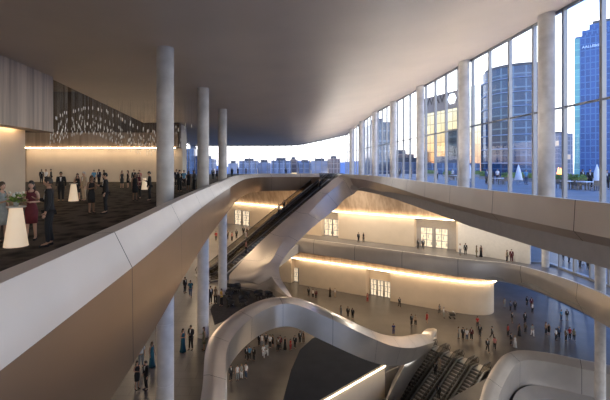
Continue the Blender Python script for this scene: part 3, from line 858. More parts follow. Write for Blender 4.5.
tbox('cap', 8.2, 27, 3, 24, 110.8, 1.8, [M['roof']], 0)
lettering(tw, 'AALLEBIE', P0 + ev_ * 7.4 - mv * .3 + Vector((0, 0, 96.0)), (ev_.x, ev_.y), 2.0, 'letter_blue')

def simple_building(px0, px1, py, d, depth, mat, label, name='office_building', rz=0.0):
    x0, x1 = (px0 - VX) / F * d, (px1 - VX) / F * d
    h = EYE + (HY - py) / F * d
    c = ((x0 + x1) / 2, d + depth / 2)
    root = building(name, c, label)
    mb = MB(); facade_box(mb, c, x1 - x0, depth, h - .8, rz); part(mb, 'facade', [M[mat], M['roof']], root)
    mb = MB(); facade_box(mb, c, (x1 - x0) * .5, depth * .4, 2.2, rz, 0, 0, h - .8); part(mb, 'plant_room', [M['roof']], root)
simple_building(376, 391, 117, 150, 22, 'f_dark', 'dark glass block between the thin columns of the glass wall')
simple_building(397, 414, 150, 190, 20, 'f_brown', 'low brown block left of the mirror glass building')
simple_building(391, 432, 158, 175, 16, 'f_far', 'long low office building at the foot of the mirror glass block')
simple_building(432, 480, 157, 118, 9, 'f_blue', 'low dark blue wing before the mirror glass block')
simple_building(559, 573, 131, 330, 30, 'f_far', 'small blue grey tower left of the tall stepped tower')
simple_building(554, 560, 145, 300, 30, 'f_far', 'slim low tower beside the wide column at the glass wall')
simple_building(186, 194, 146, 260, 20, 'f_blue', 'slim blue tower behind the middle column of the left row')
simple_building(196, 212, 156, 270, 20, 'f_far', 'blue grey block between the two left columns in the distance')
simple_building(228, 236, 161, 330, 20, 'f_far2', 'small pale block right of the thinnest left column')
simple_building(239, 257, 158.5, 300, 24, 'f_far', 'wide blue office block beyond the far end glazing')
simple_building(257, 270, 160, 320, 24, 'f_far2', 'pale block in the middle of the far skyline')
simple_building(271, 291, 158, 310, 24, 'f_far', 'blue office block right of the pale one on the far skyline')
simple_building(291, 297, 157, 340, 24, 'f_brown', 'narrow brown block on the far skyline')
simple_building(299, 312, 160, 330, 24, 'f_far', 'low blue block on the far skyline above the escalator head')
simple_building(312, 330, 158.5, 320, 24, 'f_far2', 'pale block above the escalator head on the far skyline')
simple_building(331, 340, 156, 300, 24, 'f_brown', 'brown block by the far corner of the glazing')
# ridge of hills
mb = MB(); rng = random.Random(4)
ridge = [((x), 14 + 9 * math.sin(x * .011) + 6 * math.sin(x * .027 + 1) + rng.uniform(-1, 1)) for x in range(-600, 700, 20)]
mb.loft([[(x, 900, -1.2) for x, z in ridge], [(x, 960 + z, EYE + z * .75 - 4) for x, z in ridge], [(x, 1300, -1.2) for x, z in ridge]], 0, True, closed=False)
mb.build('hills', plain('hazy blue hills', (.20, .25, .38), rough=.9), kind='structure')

# terrace furniture ---------------------------------------------------------
M['white_cloth'] = plain('white canvas', (.82, .84, .86), rough=.8, var=.04)
M['leaf'] = plain('yellow green leaves', (.16, .25, .045), rough=.6, var=.5, scale=9)
M['planter'] = plain('grey planter', (.30, .31, .33), rough=.7)
M['flame'] = emitter('gas flame', (1.0, .32, .06), 5)
TG = 'planters on the terrace outside'
def leafy(mb, c, size, n, seed, mi=0, leaf=.13):
    rg = random.Random(seed)
    for _ in range(n):
        p = Vector(c) + Vector((rg.uniform(-.5, .5) * size[0], rg.uniform(-.5, .5) * size[1], rg.uniform(-.5, .5) * size[2]))
        a = Vector((rg.uniform(-1, 1), rg.uniform(-1, 1), rg.uniform(-.6, 1))).normalized(); b = a.orthogonal().normalized()
        k = len(mb.v); l = leaf * rg.uniform(.7, 1.4)
        mb.v += [p - a * l, p + b * l * .5, p + a * l, p - b * l * .5]
        mb.face((k, k + 1, k + 2, k + 3), mi)
def planter(px, py, ln, label):
    p = W(px, py, L2)
    r = empty('planter', p, math.pi / 2, 1, label, 'planter', TG)
    mb = MB(); mb.box((0, 0, .25), (ln, .7, .5)); mb.box((0, 0, .47), (ln + .06, .76, .06)); mb.build('trough', M['planter'], r)
    mb = MB(); mb.box((0, 0, .68), (ln - .1, .5, .4)); leafy(mb, (0, 0, .78), (ln, .75, .75), int(90 * ln), int(px * 7)); mb.build('hedge', M['leaf'], r, kind='stuff')
for px, py, ln, lb in [(486, 179.5, 3.0, 'clipped hedge trough outside behind the closed umbrella'), (508, 181, 2.6, 'clipped hedge trough right of the closed umbrella'), (528, 181.5, 2.6, 'clipped hedge trough before the curved tower'),
                       (573, 184, 2.4, 'hedge trough behind the white tables outside'), (588, 185.5, 1.8, 'hedge trough beside the standing guest at the tall tower'), (606, 186, 2.2, 'hedge trough at the right edge below the tall tower'), (448, 177, 3.2, 'hedge trough outside below the sign building'), (478, 177, 6, 'long hedge trough far outside beneath the round tower'), (520, 180.3, 6, 'long hedge trough behind the umbrella and the tables'), (553, 183.5, 4, 'hedge trough behind the fire bowl'), (430, 175.7, 6, 'long hedge trough far outside beneath the mirror glass block')]:
    planter(px, py, ln, lb)
def parasol(px, py, label):
    r = empty('closed_umbrella', W(px, py, L2), 0, 1, label, 'umbrella', 'closed white umbrellas outside')
    mb = MB(); mb.lathe((0, 0, 0), [(.35, 0), (.35, .06), (.05, .08)], 16); mb.build('base', M['planter'], r)
    mb = MB(); mb.tube([(0, 0, .05), (0, 0, 2.35)], .03); mb.build('pole', M['steel'], r)
    mb = MB(); prof = [(.40, .45), (.36, .6), (.27, 1.2), (.15, 1.8), (.03, 2.3)]
    rings = [[Vector((rr * (1 + .18 * (k % 2)) * math.cos(k * math.pi / 8), rr * (1 + .18 * (k % 2)) * math.sin(k * math.pi / 8), z)) for k in range(16)] for rr, z in prof]
    mb.loft(rings); mb.build('canopy', M['white_cloth'], r)
parasol(518.5, 184, 'closed white umbrella outside between two grey mullions'); parasol(470, 181.5, 'closed white umbrella outside beside the second column'); parasol(597, 187, 'closed white umbrella outside before the tall tower')
def terrace_table(px, py, label):
    r = empty('terrace_table', W(px, py, L2), .3, 1, label, 'table', 'white tables outside')
    mb = MB(); mb.box((0, 0, .73), (1.6, .9, .05)); mb.build('table_top', M['white_cloth'], r)
    for sx in (-1, 1):
        for sy in (-1, 1):
            mb = MB(); mb.bar((sx * .7, sy * .36, 0), (sx * .7, sy * .36, .71), .06, .06); mb.build('leg', M['dark_metal'], r)
def terrace_chair(p, rz, label):
    r = empty('terrace_chair', p, rz, 1, label, 'chair', 'dark chairs outside')
    mb = MB(); mb.box((0, 0, .44), (.46, .46, .05)); mb.build('seat', M['dark_metal'], r)
    mb = MB(); mb.box((0, .22, .68), (.46, .04, .40)); mb.build('backrest', M['dark_metal'], r)
    for sx in (-1, 1):
        for sy in (-1, 1):
            mb = MB(); mb.bar((sx * .2, sy * .2, 0), (sx * .2, sy * .2, .43), .04, .04); mb.build('leg', M['dark_metal'], r)
tl = ['white terrace table seen left of the wide column', 'white terrace table right of the wide column', 'white terrace table before the tall tower', 'white terrace table behind the closed umbrella']
for (px, py), lb in zip([(501, 184.5), (571, 189), (587, 190), (456, 180.5)], tl):
    terrace_table(px, py, lb)
    p = W(px, py, L2)
    for k, (dx, dy, rz) in enumerate([(-.45, .75, 0), (.45, .8, .1), (0, -.8, math.pi)]):
        terrace_chair(p + Vector((dx, dy, 0)), rz, ['dark chair behind the ', 'second dark chair behind the ', 'dark chair before the '][k] + lb)
r = empty('fire_bowl', W(561, 181.5, L2), 0, 1, 'fire bowl with orange flames outside beside the wide column', 'fire bowl')
mb = MB(); mb.lathe((0, 0, 0), [(.3, 0), (.35, .3), (.8, .9), (.85, .95), (.75, .95), (.3, .7)], 20); mb.build('bowl', M['planter'], r)
mb = MB()
for k in range(7): mb.lathe((.32 * math.cos(k), .32 * math.sin(k), .85), [(.14, 0), (.2, .25), (.1, .6), (.01, .95 + .1 * (k % 3))], 8)
mb.build('flame', M['flame'], r)

# --------------------------------------------------------- pendant lights
M['cord'] = plain('thin steel cord', (.36, .33, .29), rough=.5)
M['drop'] = plain('glass drop', (.45, .42, .38), rough=.15, emit=((1.0, .90, .75), .13))
drop = MB(); drop.lathe((0, 0, 0), [(.012, -.28), (.05, -.22), (.055, -.08), (.02, 0)], 8, 0)
drop.tube([(0, 0, 0), (0, 0, 1)], .006, 4, 1)
rows, cols = 12, 24
pm = {}
k = 0
for j in range(rows):
    for i in range(cols):
        x = -21.3 - j * .66 + i * .57 + .15 * math.sin(i * 3 + j); y = 35.0 + j * 1.18 + .25 * math.sin(i * 1.7)
        zz = 4.35 + .9 * math.sin((i - 2) * .30) - i * .045 + (.55, -1.0, .9, -.5, .3, -1.2, .8, 0, -.8, .6, -.3, .2)[j]
        top = 9.95 - zz
        d2 = MB(); d2.lathe((0, 0, 0), [(.012, -.34), (.034, -.28), (.036, -.07), (.012, 0)], 6, 0); d2.tube([(0, 0, 0), (0, 0, top)], .006, 3, 1)
        row = ['nearest', 'second', 'third', 'fourth', 'fifth', 'sixth', 'seventh', 'eighth', 'ninth', 'tenth', 'eleventh', 'farthest'][j]
        d2.build('pendant_light', [M['drop'], M['cord']], None, H(x, y, zz), label='glass drop pendant hanging in the %s row of the cluster above the foyer' % row, cat='pendant light', group='glass drop pendants, %s row' % row)

# ----------------------------------------------------------- foyer tables
M['table_glow'] = plain('lit white table skirt', (.80, .70, .58), rough=.7, var=.03, emit=((1.0, .74, .48), .25))
M['table_top'] = plain('white table top', (.7, .66, .6), rough=.4)
M['flower'] = plain('white petals', (.75, .75, .66), rough=.7)
M['vase'] = plain('grey glass vase', (.3, .32, .3), rough=.15)
def cocktail(px, py, label):
    r = empty('cocktail_table', W(px, py, L2), 0, 1, label, 'table', 'glowing cocktail tables')
    mb = MB(); mb.lathe((0, 0, 0), [(.29, 0), (.285, .02), (.19, .72), (.15, 1.04)], 28); mb.build('skirt', M['table_glow'], r)
    mb = MB(); mb.lathe((0, 0, 1.04), [(.14, 0), (.23, .0), (.24, .015), (.23, .03)], 28); mb.build('table_top', M['table_top'], r)
    return r
cocktail(16, 246, 'glowing tapered cocktail table in the left foreground with flowers on top')
cocktail(73.5, 201, 'glowing tapered cocktail table behind the standing guests, before the far wall')
cocktail(144.5, 189.5, 'small glowing cocktail table just left of the nearest column')
def bouquet(p, label):
    r = empty('flower_vase', p, 0, 1, label, 'flowers')
    mb = MB(); mb.lathe((0, 0, 0), [(.05, 0), (.07, .05), (.06, .14), (.045, .16)], 14); mb.build('vase', M['vase'], r)
    mb = MB(); leafy(mb, (0, 0, .22), (.36, .32, .18), 60, 3, 0, .055); mb.build('leaves', M['leaf'], r, kind='stuff')
    rg = random.Random(5); 
    for k in range(9):
        mb = MB(); mb.ball((rg.uniform(-.17, .17), rg.uniform(-.15, .15), .27 + rg.uniform(0, .1)), .035, 0, 8, 5); mb.build('flower', M['flower'], r)
bouquet(W(16, 246, L2) + Vector((0, 0, 1.07)), 'bunch of white flowers and leaves in a vase on the glowing table')

# lounge chairs on the middle deck ----------------------------------------
M['seat_fabric'] = plain('charcoal upholstery', (.05, .047, .045), rough=.85)
M['rug'] = plain('charcoal rug', (.035, .032, .030), rough=.95, var=.3, scale=4)
mb = MB(); rg_o = [(-5.6, 42.4), (-3.2, 41.6), (-.6, 38.6), (-.5, 37.4), (-2.0, 36.6), (-4.0, 34.4), (-5.6, 32.5), (-6.6, 36), (-6.5, 41)]
mb.prism(rg_o, EYE + L1 + .005, EYE + L1 + .025); mb.build('rug', M['rug'], label='dark rug under the lounge chairs on the middle deck', cat='rug')
chairs = []
def tub_chair(px, py, rz, label):
    p = W(px, py, L1 + .03)
    r = empty('lounge_chair', p, rz, 1, label, 'chair', 'dark lounge chairs on the middle deck')
    mb = MB(); mb.lathe((0, 0, .02), [(.03, .30), (.36, .32), (.39, .38), (.37, .44), (.05, .46)], 20); mb.build('seat', M['seat_fabric'], r)
    mb = MB(); n = 16; rings = []
    for i in range(n + 1):
        a = math.radians(-20 + 220 * i / n); hgt = .62 + .18 * math.sin(math.pi * i / n)
        cx, sy_ = math.cos(a), math.sin(a)
        rings.append([Vector((cx * .37, sy_ * .37, .34)), Vector((cx * .45, sy_ * .45, .34)), Vector((cx * .48, sy_ * .48, hgt)), Vector((cx * .42, sy_ * .42, hgt))])
    mb.loft(rings, 0, True); mb.build('backrest', M['seat_fabric'], r, sharp=50)
    for k in range(4):
        a = math.pi / 4 + k * math.pi / 2
        mb = MB(); mb.tube([(.24 * math.cos(a), .24 * math.sin(a), .33), (.33 * math.cos(a), .33 * math.sin(a), 0)], .022, 6); mb.build('leg', M['steel'], r)
cl = ['lounge chair nearest to the silver arch, at the front of the dark rug', 'lounge chair beside the pale limb flank at the back of the rug', 'lounge chair in the middle of the rug', 'lounge chair left of the middle of the rug', 'lounge chair at the right tip of the rug',
      'lounge chair nearest to the guest in yellow', 'lounge chair behind the one at the right tip of the rug', 'lounge chair at the left front of the rug']
for (px, py, rz), lb in zip([(243, 304.5, .4), (236.5, 291.5, -.4), (246, 297, 2.4), (228.5, 297, -1.2), (269, 299.5, 1.0), (230.5, 289.5, 2.9), (258, 298.5, -.7), (231, 306, 2.0)], cl): tub_chair(px, py, rz, lb)

# ------------------------------------------------------------------- people
SKIN = {}
def skin_mesh(name, verts, edges, sub=1, mat=None):
    """one continuous tapering surface over a joint skeleton; verts = (x, y, z, rx, ry)"""
    me = bpy.data.meshes.new('tmp'); me.from_pydata([v[:3] for v in verts], edges, []); me.update()
    o = bpy.data.objects.new('tmp', me); COL.objects.link(o)
    o.modifiers.new('s', 'SKIN')
    if not me.skin_vertices:
        raise RuntimeError('no skin layer')
    for i, v in enumerate(verts):
        sv = me.skin_vertices[0].data[i]; sv.radius = (v[3], v[4] if len(v) > 4 else v[3]); sv.use_root = i == 0
    m2 = o.modifiers.new('b', 'SUBSURF'); m2.levels = sub; m2.render_levels = sub
    dg = bpy.context.evaluated_depsgraph_get(); dg.update()
    ev = o.evaluated_get(dg)
    r = bpy.data.meshes.new_from_object(ev)
    bpy.data.objects.remove(o); bpy.data.meshes.remove(me)
    r.name = name
    r.polygons.foreach_set('use_smooth', [True] * len(r.polygons))
    return r
def to_mb(me, mb, mi=0):
    b = len(mb.v); mb.v += [v.co.copy() for v in me.vertices]
    for p in me.polygons: mb.face([b + i for i in p.vertices], mi, True)
    bpy.data.meshes.remove(me)

POSES = {
 'stand': dict(el=(.225, .03, 1.13), wl=(.235, -.05, .89), er=(-.225, .03, 1.13), wr=(-.235, -.05, .89), kl=(.095, -.02, .50), al=(.10, .02, .09), kr=(-.095, -.01, .50), ar=(-.11, .03, .09)),
 'glass': dict(el=(.225, .03, 1.13), wl=(.235, -.05, .89), er=(-.225, .02, 1.12), wr=(-.13, -.25, 1.20), kl=(.095, -.03, .50), al=(.11, -.02, .09), kr=(-.095, -.01, .50), ar=(-.10, .05, .09)),
 'both': dict(el=(.225, .0, 1.13), wl=(.08, -.24, 1.14), er=(-.225, .0, 1.13), wr=(-.08, -.25, 1.18), kl=(.09, -.02, .50), al=(.10, .02, .09), kr=(-.09, -.03, .50), ar=(-.12, -.03, .09)),
 'walk': dict(el=(.22, .14, 1.15), wl=(.235, .08, .91), er=(-.22, -.07, 1.13), wr=(-.21, -.25, .97), kl=(.09, -.16, .51), al=(.09, -.20, .09), kr=(-.09, .05, .50), ar=(-.09, .27, .13)),
}
def human(outfit, pose, detail=2):
    """-> list of (part name, mesh, default material slots)"""
    key = (outfit, pose)
    if key in SKIN: return SKIN[key]
    P = POSES[pose]
    fem = outfit in ('dress', 'gown', 'casual')
    sw = .15 if fem else .175
    ws = .105 if fem else .135
    def sh(s, q): return (q[0] * (.9 if fem else 1), q[1], q[2])
    EL, WL, ER, WR = [sh(0, P[k]) for k in ('el', 'wl', 'er', 'wr')]
    KL, AL, KR, AR = P['kl'], P['al'], P['kr'], P['ar']
    def toe(a): return (a[0] * 1.12, a[1] - .15, max(.03, a[2] - .055))
    # the body: one continuous skin
    V = [(0, .01, .95, .11, .08), (0, 0, 1.08, ws * .9, .075), (0, 0, 1.25, .13 if fem else .145, .095), (0, .01, 1.39, .10, .075), (0, .005, 1.47, .055, .055), (0, -.005, 1.54, .048, .05),
         (sw, .01, 1.41, .055, .055), (*EL, .038, .038), (*WL, .026, .026), (-sw, .01, 1.41, .055, .055), (*ER, .038, .038), (*WR, .026, .026),
         (.085, .01, .88, .072, .075), (*KL, .055, .06), (*AL, .036, .04), (*toe(AL), .032, .026), (-.085, .01, .88, .072, .075), (*KR, .055, .06), (*AR, .036, .04), (*toe(AR), .032, .026)]
    E = [(0, 1), (1, 2), (2, 3), (3, 4), (4, 5), (3, 6), (6, 7), (7, 8), (3, 9), (9, 10), (10, 11), (0, 12), (12, 13), (13, 14), (14, 15), (0, 16), (16, 17), (17, 18), (18, 19)]
    # palms
    for e, w, wi, s in ((EL, WL, 8, 1), (ER, WR, 11, -1)):
        d = (Vector(w) - Vector(e)).normalized(); pm_ = Vector(w) + d * .07
        V.append((*pm_, .034, .018)); E.append((wi, len(V) - 1))
    mb = MB(); to_mb(skin_mesh('b', V, E, 1), mb, 0)
    # fingers: five bent chains rooted in each palm
    for e, w, s in ((EL, WL, 1), (ER, WR, -1)):
        d = (Vector(w) - Vector(e)).normalized()
        fwd = Vector((0, -1, 0)); fwd = (fwd - d * fwd.dot(d))
        fwd = fwd.normalized() if fwd.length > .1 else Vector((0, 0, 1))
        if abs(d.y) > .8: fwd = Vector((-s, 0, 0))
        cr = d.cross(fwd).normalized()
        curl = -cr * s * .018
        for f, ln in zip((-1.5, -.5, .5, 1.5), (.062, .078, .083, .07)):
            p0 = Vector(w) + d * .075 + fwd * f * .017
            p1 = p0 + d * ln * .55 + curl * .5; p2 = p1 + d * ln * .5 + curl * 1.4
            mb.tube([p0, p1, p2], [.0095, .0085, .006], 6)
        t0 = Vector(w) + d * .035 + fwd * .022; t1 = t0 + fwd * .028 + d * .026 + curl * .5
        mb.tube([t0, t1, t1 + d * .03 + fwd * .004 + curl], [.011, .010, .007], 6)
    # head with face
    hc = Vector((0, -.02, 1.635)); n, m = 16, 12
    prof = []
    for i in range(m + 1):
        t = math.pi * i / m; z = -math.cos(t); r = math.sin(t)
        prof.append((max(r, .03), z))
    rings = []
    for r, z in prof:
        ring = []
        for k in range(n):
            a = 2 * math.pi * k / n; x, y = math.cos(a) * r * .074, math.sin(a) * r * .093
            jaw = 1 - .22 * max(0, -z) ** 1.2
            fy = -.010 * max(0, -z) if y < 0 else 0
            if y < 0 and abs(math.cos(a)) < .25 and -.35 < z < .05: fy -= .016
            ring.append(hc + Vector((x * jaw, y * (1 - .1 * max(0, -z)) + fy, z * .118)))
        rings.append(ring)
    mb.loft(rings, 0, True)
    for s in (-1, 1):
        mb.ball(hc + Vector((s * .075, .008, -.005)), (.012, .022, .032), 0, 8, 6)
        mb.ball(hc + Vector((s * .030, -.082, .008)), (.012, .008, .008), 1, 8, 6)
    mb.ball(hc + Vector((0, -.094, -.058)), (.024, .008, .007), 2, 8, 6)
    parts = [('body', mb.mesh('body', [MAT_DUMMY, MAT_EYE, MAT_LIP]), 'skin')]
    # hair
    hb = MB(); rings = []
    for i in range(9):
        t = math.pi * (.02 + .60 * i / 8)
        rings.append([hc + Vector((math.cos(a) * math.sin(t) * .083, math.sin(a) * math.sin(t) * .100 + .012, .126 * math.cos(t) + .006 + (.045 * max(0, -math.sin(a)) * (i / 8)))) for a in [2 * math.pi * k / 16 for k in range(16)]])
    hb.loft(rings[::-1], 0, True)
    if fem:
        hb.loft([[Vector((math.cos(a) * rx, .035 + math.sin(a) * ry, z)) for a in [2 * math.pi * k / 12 for k in range(12)]] for z, rx, ry in ((1.70, .06, .05), (1.62, .088, .06), (1.52, .095, .05), (1.43, .085, .035), (1.38, .05, .02))], 0, True)
    parts.append(('hair', hb.mesh('hair', [MAT_DUMMY]), 'hair'))
    if outfit in ('suit', 'shirt', 'casual'):
        lo = .80 if outfit == 'suit' else .92
        k = .018 if outfit == 'suit' else .010
        JV = [(0, .01, lo, .165 + k, .135 + k), (0, .005, .96, .15 + k, .12 + k), (0, 0, 1.08, ws + k, .098 + k), (0, 0, 1.26, .15 + k if not fem else .13, .10 + k), (0, .01, 1.40, .11, .08 + k), (0, .006, 1.475, .062, .06),
              (sw + .005, .01, 1.415, .066 + k, .062 + k)]
        JE = [(0, 1), (1, 2), (2, 3), (3, 4), (4, 5), (4, 6)]
        if outfit == 'suit' or pose == 'walk' or fem is False:
            full = outfit == 'suit'
            def sleeve(s, e, w, root):
                JV.append((*e, .052 + k * .6, .052 + k * .6)); JE.append((root, len(JV) - 1))
                if full:
                    q = Vector(e) + (Vector(w) - Vector(e)) * .96; JV.append((*q, .040 + k * .4, .040 + k * .4)); JE.append((len(JV) - 2, len(JV) - 1))
            sleeve(1, EL, WL, 6); JV.append((-sw - .005, .01, 1.415, .066 + k, .062 + k)); JE.append((4, len(JV) - 1)); sleeve(-1, ER, WR, len(JV) - 1)
        else:
            JV.append((-sw - .005, .01, 1.415, .066 + k, .062 + k)); JE.append((4, len(JV) - 1))
        jb = MB(); to_mb(skin_mesh('j', JV, JE, 1), jb, 0)
        parts.append(('jacket' if outfit == 'suit' else 'top', jb.mesh('jacket', [MAT_DUMMY]), 'top'))
        if outfit == 'suit':
            sb_ = MB(); y = -.114
            sb_.loft([[Vector((-.045, y + .022, 1.44)), Vector((.045, y + .022, 1.44)), Vector((.05, y + .05, 1.44)), Vector((-.05, y + .05, 1.44))], [Vector((-.02, y - .004, 1.2)), Vector((.02, y - .004, 1.2)), Vector((.02, y + .05, 1.2)), Vector((-.02, y + .05, 1.2))]], 0, False)
            parts.append(('shirt_front', sb_.mesh('shirt', [MAT_DUMMY]), 'white'))
        TV = [(0, .01, 1.0, .165, .135), (.09, .01, .86, .112, .118), (*KL, .070, .072), (*(Vector(AL) + Vector((0, .01, .01))), .056, .06), (-.09, .01, .86, .112, .118), (*KR, .070, .072), (*(Vector(AR) + Vector((0, .01, .01))), .056, .06)]
        tb = MB(); to_mb(skin_mesh('t', TV, [(0, 1), (1, 2), (2, 3), (0, 4), (4, 5), (5, 6)], 1), tb, 0)
        parts.append(('trousers', tb.mesh('trousers', [MAT_DUMMY]), 'bottom'))
    else:
        db = MB(); n = 20; rings = []
        hem = .50 if outfit == 'dress' else .06
        prof = [(1.42, .115, .085), (1.36, .135, .105), (1.27, .145, .120), (1.16, .125, .10), (1.07, .115, .095), (.98, .145, .115), (.88, .172, .135), (.72, .165, .14)]
        prof += [(.50, .155, .14)] if outfit == 'dress' else [(.5, .17, .16), (.25, .20, .19), (.05, .25, .24)]
        for z, rx, ry in prof:
            rings.append([Vector((math.cos(2 * math.pi * q / n) * rx, .005 + math.sin(2 * math.pi * q / n) * ry * (1 + (.06 * math.sin(q * 2.5) if z < .6 else 0)), z)) for q in range(n)])
        db.loft(rings[::-1], 0, True)
        for s in (-1, 1): db.tube([(s * .085, -.07, 1.40), (s * .10, -.02, 1.475), (s * .09, .06, 1.42)], .02, 6)
        parts.append(('dress', db.mesh('dress', [MAT_DUMMY]), 'top'))
    for nm, a in (('shoe', AL), ('shoe', AR)):
        s2 = MB(); to_ = toe(a)
        bmv = [(a[0], a[1] + .045, max(.035, a[2] - .045), .042, .04), (a[0] * 1.05, a[1] - .05, max(.035, a[2] - .05), .046, .036), (to_[0], to_[1] - .05, max(.028, to_[2] - .006), .038, .028)]
        to_mb(skin_mesh('s', bmv, [(0, 1), (1, 2)], 1), s2, 0)
        zmin = min(v.z for v in s2.v)
        if pose != 'walk' or a is AL:
            for v in s2.v: v.z -= zmin
        parts.append(('shoe', s2.mesh('shoe', [MAT_DUMMY]), 'shoe'))
    for _, me, _ in parts: me.update()
    SKIN[key] = parts
    return parts
MAT_DUMMY = plain('skin tone', (.50, .30, .21), rough=.6, var=.03); MAT_EYE = plain('eyes', (.03, .02, .02), rough=.2); MAT_LIP = plain('lips', (.40, .15, .13), rough=.5)
CC = {'K': (.012, .012, .014), 'N': (.015, .022, .05), 'W': (.72, .72, .72), 'G': (.22, .24, .25), 'T': (.012, .085, .125), 'R': (.42, .03, .03), 'B': (.11, .012, .02), 'Y': (.50, .32, .04), 'E': (.48, .38, .27),
      'O': (.16, .16, .09), 'P': (.55, .22, .20), 'D': (.05, .08, .15), 'L': (.10, .30, .50), 'C': (.035, .035, .038), 'S': (.30, .33, .32), 'U': (.05, .07, .30), 'M': (.13, .09, .06)}
HAIR = {'k': (.02, .016, .013), 'b': (.07, .042, .022), 'y': (.30, .20, .09), 'g': (.45, .44, .42)}
PMAT = {}
def pmat(kind, k):
    key = kind + k
    if key not in PMAT:
        PMAT[key] = plain(('cloth ' if kind == 'c' else 'hair ') + key, CC[k] if kind == 'c' else HAIR[k], rough=.8 if kind == 'c' else .55, var=.15, scale=8)
    return PMAT[key]
SKINS = [plain('skin %d' % i, c, rough=.55, var=.03) for i, c in enumerate([(.52, .32, .23), (.42, .24, .16), (.24, .13, .08)])]
rp_ = random.Random(3)
def person(p, rz, outfit, pose, top, bottom='K', hair='k', height=1.75, label='', group=None, sk=None):
    r = empty('person', p, math.radians(rz), height / 1.75, label, 'person', group)
    sk = SKINS[rp_.choice((0, 0, 1, 2)) if sk is None else sk]
    for nm, me, role in human(outfit, pose):
        o = bpy.data.objects.new(nm, me); COL.objects.link(o); o.parent = r
        mat = {'skin': sk, 'hair': pmat('h', hair), 'top': pmat('c', top), 'bottom': pmat('c', bottom), 'white': pmat('c', 'W'), 'shoe': pmat('c', 'K')}[role]
        o.material_slots[0].link = 'OBJECT'; o.material_slots[0].material = mat
    return r
CN = {'K': 'black', 'N': 'navy', 'W': 'white', 'G': 'grey', 'T': 'teal', 'R': 'red', 'B': 'burgundy', 'Y': 'yellow', 'E': 'beige', 'O': 'olive', 'P': 'pink', 'D': 'dark blue', 'L': 'bright blue', 'C': 'charcoal', 'S': 'silver grey', 'U': 'purple blue', 'M': 'brown'}
ON = {'suit': '%s suit', 'dress': 'short %s dress', 'gown': 'long %s gown', 'shirt': '%s top', 'casual': '%s blouse'}
def put(where, lvl, rows, group):
    for px, py, outfit, pose, rz, top, bot, hair, h, lab in rows:
        person(W(px, py, lvl) + Vector((0, 0, .0 if lvl != L1 else .0)), rz, outfit, pose, top, bot, hair, h, 'person in ' + ON[outfit] % CN[top] + ' ' + lab + where, group)
